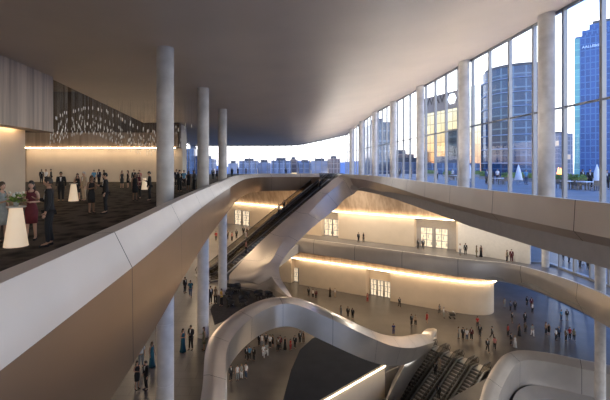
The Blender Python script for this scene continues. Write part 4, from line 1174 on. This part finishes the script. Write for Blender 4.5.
put('', L2, [
 (1.5, 242, 'dress', 'glass', 80, 'S', 'K', 'b', 1.70, 'at the picture edge beside the glowing table'),
 (31.5, 240, 'dress', 'both', 15, 'B', 'K', 'k', 1.72, 'just right of the flowered glowing table'),
 (49, 246, 'suit', 'glass', -65, 'K', 'K', 'k', 1.84, 'facing the one in burgundy, nearest of the guests'),
 (61, 201.5, 'suit', 'stand', 20, 'K', 'K', 'k', 1.80, 'standing alone left of the second glowing table'),
 (77.5, 200, 'dress', 'glass', 30, 'K', 'K', 'b', 1.68, 'leaning at the second glowing table'),
 (84, 201, 'suit', 'stand', -30, 'E', 'E', 'g', 1.80, 'right of the second glowing table'),
 (41.5, 184, 'suit', 'stand', 60, 'K', 'K', 'k', 1.75, 'by the far foyer wall, left of three'),
 (46, 184.3, 'shirt', 'glass', -20, 'W', 'K', 'b', 1.75, 'by the far foyer wall, middle of three'),
 (51, 184, 'suit', 'stand', -60, 'C', 'K', 'k', 1.78, 'by the far foyer wall, right of three'),
 (94, 185, 'shirt', 'stand', 40, 'L', 'K', 'b', 1.72, 'behind the couple in black, at the far wall'),
 (99, 185.4, 'suit', 'stand', -20, 'N', 'K', 'k', 1.78, 'behind the couple in black, at the far wall'),
 (104, 185, 'casual', 'glass', -70, 'M', 'K', 'b', 1.70, 'behind the couple in black, at the far wall'),
 (91.5, 213.5, 'dress', 'both', 55, 'K', 'K', 'b', 1.72, 'turned to the partner in black suit mid foyer'),
 (105.5, 213.5, 'suit', 'glass', -60, 'K', 'K', 'k', 1.84, 'holding out a hand to the partner in black dress'),
 (122, 188.5, 'dress', 'stand', 30, 'C', 'K', 'k', 1.72, 'left of two by the small glowing table'),
 (128, 188, 'dress', 'glass', -40, 'K', 'K', 'b', 1.72, 'right of two left of the small glowing table'),
 (135, 200.5, 'dress', 'stand', 40, 'K', 'K', 'k', 1.72, 'before the small glowing table'),
 (138.5, 199, 'casual', 'both', 10, 'B', 'K', 'k', 1.72, 'before the small glowing table'),
 (149.5, 201, 'suit', 'glass', -70, 'K', 'K', 'k', 1.82, 'right of the small glowing table near the thick column'),
 (134, 187, 'suit', 'stand', 0, 'C', 'K', 'k', 1.78, 'behind the small glowing table'),
 (139.5, 187.5, 'shirt', 'stand', 0, 'P', 'K', 'b', 1.75, 'behind the small glowing table'),
 (176.5, 186.5, 'suit', 'stand', 30, 'N', 'K', 'k', 1.80, 'half behind the thick column'),
 (179.5, 192, 'suit', 'glass', 50, 'K', 'K', 'k', 1.82, 'just right of the thick column behind the parapet'),
 (184, 188, 'shirt', 'stand', -10, 'L', 'K', 'b', 1.75, 'between the two thicker columns of the left row'),
 (188.5, 191, 'dress', 'stand', 20, 'K', 'K', 'k', 1.72, 'between the two thicker columns of the left row'),
 (194, 191, 'suit', 'both', -50, 'C', 'K', 'k', 1.80, 'left of the middle column of the left row'),
 (213, 180, 'suit', 'stand', 20, 'K', 'K', 'k', 1.78, 'right of the middle column of the left row'),
 (217, 179.5, 'dress', 'stand', -20, 'K', 'K', 'b', 1.72, 'left of the thinnest column'),
 (232, 176.5, 'suit', 'stand', 0, 'K', 'K', 'k', 1.78, 'right of the thinnest column, behind the parapet'),
 (238, 175.8, 'shirt', 'stand', 0, 'D', 'K', 'k', 1.78, 'in the far hall behind the parapet bend'),
 (246, 175, 'casual', 'stand', 0, 'K', 'K', 'b', 1.72, 'in the far hall near the parapet corner'),
 (286, 175.6, 'suit', 'stand', 0, 'D', 'K', 'k', 1.78, 'far off in the middle of the far hall'),
], 'guests on the upper storey')
D1 = 'people on the middle deck'
put('', L1, [
 (137, 388.5, 'dress', 'both', 45, 'K', 'K', 'k', 1.70, 'nearest the lower edge, beside the thick column'),
 (146, 389.5, 'suit', 'stand', -40, 'K', 'K', 'k', 1.76, 'facing the one in black dress beside the thick column'),
 (152, 367, 'gown', 'stand', 60, 'T', 'K', 'b', 1.72, 'close to the left edge of the thick column'),
 (141, 367, 'shirt', 'stand', 20, 'W', 'G', 'g', 1.75, 'with grey hair, partly behind the parapet edge'),
 (183, 352, 'gown', 'both', 50, 'T', 'K', 'k', 1.72, 'right of the thick column on the middle deck'),
 (191, 349.5, 'suit', 'both', -20, 'K', 'K', 'k', 1.82, 'between the thick and middle columns on the middle deck'),
 (204, 350, 'dress', 'glass', -60, 'O', 'K', 'b', 1.72, 'at the foot of the middle column'),
 (190.5, 297, 'shirt', 'walk', 10, 'T', 'D', 'k', 1.75, 'and jeans walking left of the middle column'),
 (185, 293, 'suit', 'stand', 60, 'K', 'K', 'k', 1.72, 'left of the one in teal top and jeans'),
 (210.5, 304, 'suit', 'stand', 40, 'K', 'K', 'k', 1.78, 'left of three right of the middle column'),
 (215.5, 304, 'casual', 'stand', 0, 'M', 'K', 'y', 1.75, 'middle of three beside the lounge chairs'),
 (221.5, 306, 'casual', 'both', -40, 'Y', 'K', 'k', 1.70, 'beside the lounge chairs'),
 (216, 241, 'shirt', 'stand', 20, 'R', 'K', 'k', 1.75, 'in the far crowd right of the middle column'),
 (227.5, 240, 'suit', 'stand', 0, 'M', 'K', 'k', 1.75, 'in the far crowd before the lit doors'),
 (232, 241, 'casual', 'stand', 50, 'P', 'K', 'b', 1.70, 'in the far crowd before the lit doors'),
 (236.5, 239, 'suit', 'stand', -20, 'C', 'K', 'k', 1.75, 'in the far crowd before the lit doors'),
 (243.5, 236, 'suit', 'stand', 30, 'K', 'K', 'k', 1.85, 'standing out before the far lit doors'),
 (247, 236, 'dress', 'stand', -30, 'K', 'K', 'k', 1.75, 'beside the dark suit before the far lit doors'),
 (358.5, 242.5, 'suit', 'stand', 30, 'K', 'K', 'k', 1.80, 'left of two by the cream wall on the balcony'),
 (363.5, 242.5, 'casual', 'stand', -30, 'K', 'K', 'b', 1.75, 'right of two by the cream wall on the balcony'),
 (418, 249, 'suit', 'stand', 30, 'C', 'K', 'k', 1.70, 'left of two before the lit balcony doors'),
 (423, 250, 'suit', 'walk', -10, 'K', 'K', 'k', 1.85, 'right of two before the lit balcony doors'),
 (460, 255, 'shirt', 'stand', 40, 'W', 'G', 'b', 1.75, 'at the left end of the pale balcony wall'),
 (465.5, 255, 'suit', 'stand', -40, 'K', 'K', 'k', 1.82, 'at the left end of the pale balcony wall'),
 (476.5, 257, 'casual', 'stand', 50, 'O', 'O', 'b', 1.72, 'before the middle of the pale balcony wall'),
 (481, 257, 'gown', 'stand', -50, 'K', 'K', 'k', 1.75, 'before the middle of the pale balcony wall'),
 (507, 262, 'casual', 'stand', 30, 'O', 'K', 'b', 1.72, 'left of two near the end of the pale balcony wall'),
 (511.5, 262, 'suit', 'stand', -30, 'B', 'B', 'k', 1.82, 'right of two near the end of the pale balcony wall'),
 (563, 261, 'casual', 'stand', 0, 'W', 'K', 'b', 1.75, 'outside the balcony glazing, left of the group'),
 (569, 263, 'shirt', 'stand', 30, 'S', 'K', 'k', 1.75, 'outside the balcony glazing'),
 (575, 265, 'suit', 'stand', -30, 'K', 'K', 'k', 1.80, 'outside the balcony glazing'),
 (580, 268, 'suit', 'stand', 20, 'C', 'C', 'k', 1.80, 'outside the balcony glazing, nearest to the column'),
 (583, 265, 'casual', 'stand', 0, 'P', 'W', 'b', 1.70, 'outside the balcony glazing'),
 (588, 270, 'shirt', 'stand', 0, 'D', 'K', 'k', 1.78, 'outside the balcony glazing just left of the column'),
], D1)
put('', L0, [
 (308.7, 296.5, 'suit', 'stand', 20, 'K', 'K', 'k', 1.80, 'left of three before the cream wall panel'),
 (313, 298, 'casual', 'stand', 0, 'W', 'K', 'b', 1.70, 'middle of three before the cream wall panel'),
 (316, 299, 'suit', 'stand', -20, 'B', 'K', 'k', 1.75, 'right of three before the cream wall panel'),
 (330, 297, 'gown', 'stand', 20, 'K', 'K', 'k', 1.80, 'left of two near the middle of the cream panel'),
 (335, 297, 'casual', 'stand', -20, 'W', 'E', 'y', 1.72, 'right of two near the middle of the cream panel'),
 (341, 315.5, 'casual', 'stand', 30, 'S', 'G', 'b', 1.72, 'left of three above the silver rim'),
 (348, 317.5, 'suit', 'stand', 10, 'K', 'K', 'k', 1.82, 'middle of three above the silver rim'),
 (352.6, 319, 'suit', 'stand', -30, 'C', 'K', 'k', 1.80, 'right of three above the silver rim'),
 (367.5, 302, 'casual', 'both', -20, 'P', 'R', 'b', 1.68, 'at the corner of the recessed lit doors'),
 (399.5, 307.5, 'suit', 'walk', 10, 'K', 'K', 'k', 1.82, 'alone before the curved cream wall'),
 (411.5, 325.5, 'suit', 'stand', 30, 'C', 'K', 'k', 1.80, 'left of two above the rounded silver nose'),
 (415.5, 325.5, 'casual', 'stand', -30, 'E', 'K', 'b', 1.72, 'right of two above the rounded silver nose'),
 (427, 323, 'dress', 'walk', -20, 'R', 'K', 'k', 1.75, 'alone above the rounded silver nose'),
 (393.5, 335, 'shirt', 'both', 0, 'U', 'U', 'k', 1.70, 'half hidden behind the silver rim'),
 (443.7, 318, 'shirt', 'both', 70, 'W', 'S', 'g', 1.85, 'pushing a pram before the curved wall'),
 (458.5, 338.5, 'casual', 'stand', 40, 'S', 'G', 'b', 1.72, 'leftmost of four at the heads of the lower escalators'),
 (463, 339.5, 'suit', 'stand', 10, 'C', 'K', 'k', 1.78, 'second of four at the heads of the lower escalators'),
 (466.8, 340.5, 'shirt', 'stand', 0, 'W', 'D', 'k', 1.72, 'third of four at the heads of the lower escalators'),
 (471.5, 340, 'suit', 'stand', -40, 'B', 'K', 'k', 1.80, 'fourth of four at the heads of the lower escalators'),
 (477.5, 327.5, 'shirt', 'stand', 0, 'R', 'K', 'k', 1.72, 'behind the four at the heads of the lower escalators'),
 (480, 337, 'suit', 'walk', -30, 'K', 'K', 'k', 1.82, 'walking right of the four by the lower escalators'),
 (492, 338.5, 'suit', 'walk', 40, 'C', 'K', 'k', 1.78, 'walking towards the lower escalators'),
 (487.5, 352, 'suit', 'walk', -10, 'K', 'K', 'k', 1.82, 'about to step on the last lower escalator'),
 (494.8, 349.5, 'casual', 'walk', -30, 'P', 'K', 'b', 1.75, 'beside the head of the last lower escalator'),
 (504.5, 308, 'casual', 'stand', 0, 'G', 'G', 'b', 1.75, 'right of the curved wall end, farthest left'),
 (510.5, 311, 'suit', 'stand', 30, 'D', 'K', 'k', 1.80, 'left of two near the curved wall end'),
 (515, 311, 'suit', 'stand', -30, 'C', 'K', 'k', 1.80, 'right of two near the curved wall end'),
 (527, 306, 'suit', 'stand', 20, 'K', 'K', 'k', 1.78, 'farthest back on the blue lit floor'),
 (531.5, 307.5, 'suit', 'stand', -20, 'B', 'K', 'k', 1.78, 'far back on the blue lit floor'),
 (532.5, 313, 'casual', 'stand', 10, 'W', 'K', 'y', 1.72, 'far back before the one in burgundy suit'),
 (512, 323, 'suit', 'both', 40, 'K', 'M', 'k', 1.78, 'turned sideways in the middle of the blue lit floor'),
 (525, 324, 'suit', 'stand', 0, 'C', 'K', 'k', 1.90, 'broad and alone in the middle of the blue lit floor'),
 (508, 336.5, 'casual', 'stand', 20, 'R', 'K', 'k', 1.80, 'and dark trousers, left of the central row'),
 (519.3, 336, 'gown', 'stand', 0, 'K', 'K', 'k', 1.85, 'in the central row on the blue lit floor'),
 (525.5, 333, 'suit', 'stand', 10, 'M', 'K', 'k', 1.72, 'in the central row on the blue lit floor'),
 (532.5, 336.5, 'casual', 'walk', -10, 'S', 'W', 'b', 1.85, 'at the right end of the central row'),
 (511, 345.5, 'suit', 'stand', 40, 'K', 'K', 'k', 1.80, 'nearest above the rounded rim'),
 (515, 347.5, 'gown', 'stand', -30, 'W', 'K', 'y', 1.72, 'nearest above the rounded rim'),
 (546, 334, 'casual', 'stand', 20, 'E', 'K', 'b', 1.80, 'left of two right of the central row'),
 (548.8, 335.5, 'dress', 'stand', -30, 'K', 'K', 'k', 1.78, 'right of two right of the central row'),
 (556, 340.5, 'shirt', 'stand', 30, 'W', 'K', 'k', 1.76, 'left of the right-hand group on the blue lit floor'),
 (558.8, 338.5, 'suit', 'stand', 0, 'D', 'K', 'g', 1.82, 'behind the white top in the right-hand group'),
 (566, 341, 'suit', 'stand', 20, 'M', 'K', 'k', 1.80, 'left of three at the right of the floor'),
 (569.8, 339.5, 'shirt', 'stand', 0, 'R', 'K', 'b', 1.80, 'middle of three at the right of the floor'),
 (574, 341, 'casual', 'stand', -20, 'O', 'K', 'k', 1.78, 'right of three at the right of the floor'),
 (561.3, 320.5, 'shirt', 'stand', 20, 'L', 'D', 'b', 1.78, 'just under the curved balcony front'),
 (567, 320.5, 'suit', 'stand', -10, 'K', 'G', 'k', 1.80, 'just under the curved balcony front'),
 (439.5, 314, 'casual', 'stand', 0, 'G', 'K', 'b', 1.70, 'behind the one pushing a pram'),
 (259.3, 346, 'suit', 'stand', 40, 'K', 'K', 'k', 1.78, 'leftmost in the cluster under the silver arch'),
 (262, 347, 'casual', 'stand', 0, 'W', 'G', 'b', 1.78, 'in the cluster under the silver arch'),
 (266, 346, 'suit', 'stand', 10, 'C', 'K', 'k', 1.80, 'in the cluster under the silver arch'),
 (270, 348, 'shirt', 'stand', -20, 'W', 'K', 'k', 1.85, 'in the cluster under the silver arch'),
 (272.8, 347, 'dress', 'stand', -40, 'K', 'K', 'k', 1.74, 'in the cluster under the silver arch'),
 (263.5, 358, 'casual', 'walk', 0, 'W', 'W', 'y', 1.74, 'in front of the cluster under the silver arch'),
 (266.8, 356, 'casual', 'walk', 20, 'S', 'W', 'b', 1.74, 'in front of the cluster under the silver arch'),
 (277.8, 351, 'suit', 'stand', 30, 'M', 'K', 'k', 1.88, 'right of the cluster under the silver arch'),
 (280.3, 349, 'suit', 'stand', -30, 'B', 'K', 'k', 1.88, 'right of the cluster under the silver arch'),
 (285, 349.5, 'gown', 'stand', 0, 'K', 'K', 'k', 1.80, 'between the cluster and the slate block'),
 (290.5, 350.5, 'casual', 'both', 30, 'R', 'R', 'k', 1.60, 'beside the curved edge of the slate block'),
 (295, 348.5, 'suit', 'stand', -30, 'K', 'K', 'k', 1.80, 'behind the one in red by the slate block'),
 (300, 343.5, 'suit', 'stand', 20, 'C', 'K', 'k', 1.78, 'left of two at the back of the slate block'),
 (303.5, 343, 'casual', 'stand', -20, 'M', 'M', 'b', 1.72, 'right of two at the back of the slate block'),
 (246.5, 361, 'suit', 'walk', 30, 'K', 'K', 'k', 1.84, 'left of three inside the left foot of the arch'),
 (249.5, 360, 'shirt', 'stand', -10, 'L', 'K', 'b', 1.84, 'middle of three inside the left foot of the arch'),
 (254, 361, 'suit', 'stand', -40, 'K', 'K', 'k', 1.78, 'right of three inside the left foot of the arch'),
 (241, 351, 'shirt', 'stand', 0, 'G', 'K', 'k', 1.75, 'half hidden behind the arch rim'),
 (230.8, 381, 'suit', 'stand', 40, 'C', 'K', 'k', 1.90, 'lowest and leftmost under the arch'),
 (237.5, 380.5, 'casual', 'stand', 10, 'W', 'G', 'b', 1.86, 'lowest group under the arch, middle'),
 (241.5, 379, 'casual', 'stand', -20, 'S', 'W', 'y', 1.78, 'lowest group under the arch, behind the white top'),
 (246, 378.5, 'shirt', 'stand', -40, 'W', 'D', 'k', 1.86, 'lowest group under the arch, at its right'),
], 'people on the ground storey')
put('', L2, [
 (541.5, 191.5, 'dress', 'stand', 60, 'R', 'K', 'k', 1.75, 'outside just left of the wide column'),
 (447, 181.5, 'suit', 'stand', 20, 'K', 'K', 'k', 1.78, 'outside below the sign building'),
 (452.5, 180, 'casual', 'stand', -20, 'W', 'K', 'b', 1.72, 'outside below the sign building'),
 (486.5, 184, 'suit', 'stand', 30, 'D', 'K', 'k', 1.80, 'outside left of the closed umbrella'),
 (491.5, 183.5, 'suit', 'stand', -20, 'K', 'K', 'k', 1.80, 'outside left of the closed umbrella'),
 (497.5, 181.5, 'shirt', 'stand', 0, 'W', 'K', 'b', 1.75, 'outside behind the white table'),
 (510, 183.5, 'casual', 'stand', 10, 'L', 'K', 'b', 1.75, 'outside right beside the closed umbrella'),
 (526, 184.5, 'shirt', 'stand', 0, 'L', 'D', 'k', 1.75, 'outside right of the closed umbrella'),
 (533.5, 188.5, 'suit', 'stand', 40, 'K', 'K', 'k', 1.75, 'outside left of the one in red dress'),
 (590, 188.5, 'suit', 'walk', -30, 'K', 'K', 'k', 1.85, 'outside before the tall blue tower'),
 (582.5, 184.5, 'suit', 'stand', 0, 'C', 'K', 'k', 1.78, 'outside left of the walker before the tall tower'),
 (566, 184, 'casual', 'stand', 10, 'P', 'K', 'b', 1.72, 'outside between the white tables'),
 (607, 189.5, 'suit', 'stand', -30, 'N', 'K', 'k', 1.80, 'outside at the right edge'),
 (424, 178.5, 'suit', 'stand', 0, 'K', 'K', 'k', 1.80, 'outside just right of the third column'),
 (411, 178.5, 'casual', 'stand', 20, 'M', 'K', 'b', 1.78, 'outside between the third and fourth columns'),
 (399.5, 177.5, 'suit', 'stand', -20, 'K', 'K', 'k', 1.80, 'outside right of the fourth column'),
 (437, 179.5, 'shirt', 'stand', 30, 'S', 'K', 'k', 1.75, 'outside below the white emblem'),
], 'guests on the terrace outside')
# riders on the escalators
def rider(head, run, drop, s, row):
    outfit, pose, rz, top, bot, hair, h, lab = row
    k = math.floor(s * int(run / .42)) + .5; ns = int(run / .42)
    p = head + U * (run * k / ns) + Vector((0, 0, -drop * (math.floor(k) + 1) / ns + .12))
    person(p, rz, outfit, pose, top, bot, hair, h, 'person in ' + ON[outfit] % CN[top] + ' ' + lab, 'riders on the escalators')
h2 = [ctr + NV * o + Vector((0, 0, EYE + L2 + .02)) for o in (-1.55, .75)]
rider(h2[0], 18.4, 11.45, .42, ('shirt', 'stand', -60, 'W', 'K', 'k', 1.75, 'riding half way up the far upper escalator'))
rider(h2[0], 18.4, 11.45, .39, ('suit', 'stand', -60, 'K', 'K', 'k', 1.75, 'riding half way up the far upper escalator'))
rider(h2[1], 18.4, 11.45, .78, ('casual', 'stand', 120, 'P', 'K', 'b', 1.72, 'low on the upper escalator beside the limb'))
rider(h2[1], 18.4, 11.45, .12, ('suit', 'stand', -60, 'C', 'K', 'k', 1.75, 'high on the upper escalator beside the limb'))
rider(h2[0], 18.4, 11.45, .72, ('casual', 'stand', 120, 'W', 'G', 'b', 1.72, 'low on the far upper escalator'))
h0 = [c0 + NV * ((k - 1.5) * 1.95) + Vector((0, 0, EYE + L0 + .02)) + U * .9 for k in range(4)]
rider(h0[0], 13.8, 7.95, .38, ('suit', 'stand', -50, 'K', 'K', 'k', 1.85, 'riding beside the twisted silver flank'))
rider(h0[1], 13.8, 7.95, .20, ('suit', 'stand', -50, 'K', 'K', 'k', 1.80, 'riding the second lower escalator'))
rider(h0[1], 13.8, 7.95, .14, ('casual', 'stand', -50, 'E', 'E', 'b', 1.72, 'near the top of the second lower escalator'))
rider(h0[2], 13.8, 7.95, .36, ('suit', 'stand', -50, 'C', 'K', 'k', 1.80, 'riding the third lower escalator'))
rider(h0[3], 13.8, 7.95, .45, ('suit', 'stand', -50, 'K', 'K', 'k', 1.80, 'riding the last lower escalator'))
person(H(13.1, 44.4, -27.9), 20, 'suit', 'stand', 'K', 'K', 'k', 1.75, 'person in black suit at the lower end of the cream wall by the escalators')

# pram
r = empty('pram', W(452, 318.6, L0), math.radians(80), 1, 'dark pram pushed before the curved cream wall', 'pram')
mb = MB(); mb.loft([[Vector((x * s_, y * s_ , z)) for x, y in ((-.28, -.45), (.28, -.45), (.28, .45), (-.28, .45))] for z, s_ in ((.45, .6), (.55, .9), (.8, 1.0))], 0, False); mb.build('basket', M['seat_fabric'], r)
mb = MB(); mb.loft([[Vector((x, -.1 - .38 * math.cos(a), .8 + .38 * math.sin(a))) for x in (-.28, .28)] for a in [k * math.pi / 14 for k in range(8)]], 0, True, closed=False); mb.build('hood', M['white_cloth'], r)
mb = MB(); mb.tube([(-.25, .4, .75), (-.25, .7, 1.02), (.25, .7, 1.02), (.25, .4, .75)], .018, 6); mb.build('handle', M['steel'], r)
for sx in (-1, 1):
    for sy in (-1, 1):
        mb = MB(); mb.tube([(sx * .24, sy * .32, .14), (sx * .24, sy * .1, .5)], .015, 5)
        o = mb.build('leg', M['steel'], r)
        mb = MB(); rg_ = [[Vector((sx * .27 + xx, sy * .32 + .14 * math.cos(t), .14 + .14 * math.sin(t))) for t in [k * math.pi / 8 for k in range(16)]] for xx in (-.02, .02)]
        mb.loft(rg_, 0, False); mb.build('wheel', M['rubber'], r)

# ------------------------------------------------------------------- lights
def area(name, loc, sx, sy, power, col, rot=(0, 0, 0), label=None):
    l = bpy.data.lights.new(name, 'AREA'); l.shape = 'RECTANGLE'; l.size = sx; l.size_y = sy; l.energy = power; l.color = col
    o = bpy.data.objects.new(name, l); COL.objects.link(o); o.location = loc; o.rotation_euler = rot
    return o
WARM, NEUT = (1.0, .74, .48), (1.0, .90, .78)
# unseen fill lights added under the soffits and the foyer ceiling
for x, y, p in [(-14, 26, 160), (-14, 40, 260), (-11, 54, 500), (-12, 70, 900), (0, 70, 700)]:
    area('soffit_light', (x, y, EYE + L2 - 1.16), 3, 3, p, WARM)
for x, y, p in [(12, 64, 700), (22, 57, 600), (29, 51, 400)]:
    area('soffit_light', (x, y, EYE + L2 - 1.2), 3, 2, p, NEUT)
for x, y, p in [(8, 70, 250), (20, 62.5, 250), (30, 57, 150), (-8, 40, 130), (-8, 55, 130)]:
    area('soffit_light', (x, y, EYE + L1 - 1.56), 3, 3, p, WARM)
for x, y, p in [(-30, 30, 250), (-27, 40, 120), (-24, 22, 250), (-24, 10, 400)]:
    area('foyer_light', (x, y, EYE + 9.8), 3, 3, p, NEUT)



# ------------------------------------------------------------------- render
SC.view_settings.view_transform = 'Standard'; SC.view_settings.look = 'None'
SC.view_settings.gamma = 1; SC.view_settings.use_curve_mapping = False
SC.view_settings.exposure = 0.8
SC.render.engine = 'CYCLES'
SC.cycles.use_denoising = True
SC.cycles.max_bounces = 8; SC.cycles.diffuse_bounces = 4; SC.cycles.glossy_bounces = 3; SC.cycles.transparent_max_bounces = 12
SC.cycles.sample_clamp_indirect = 6
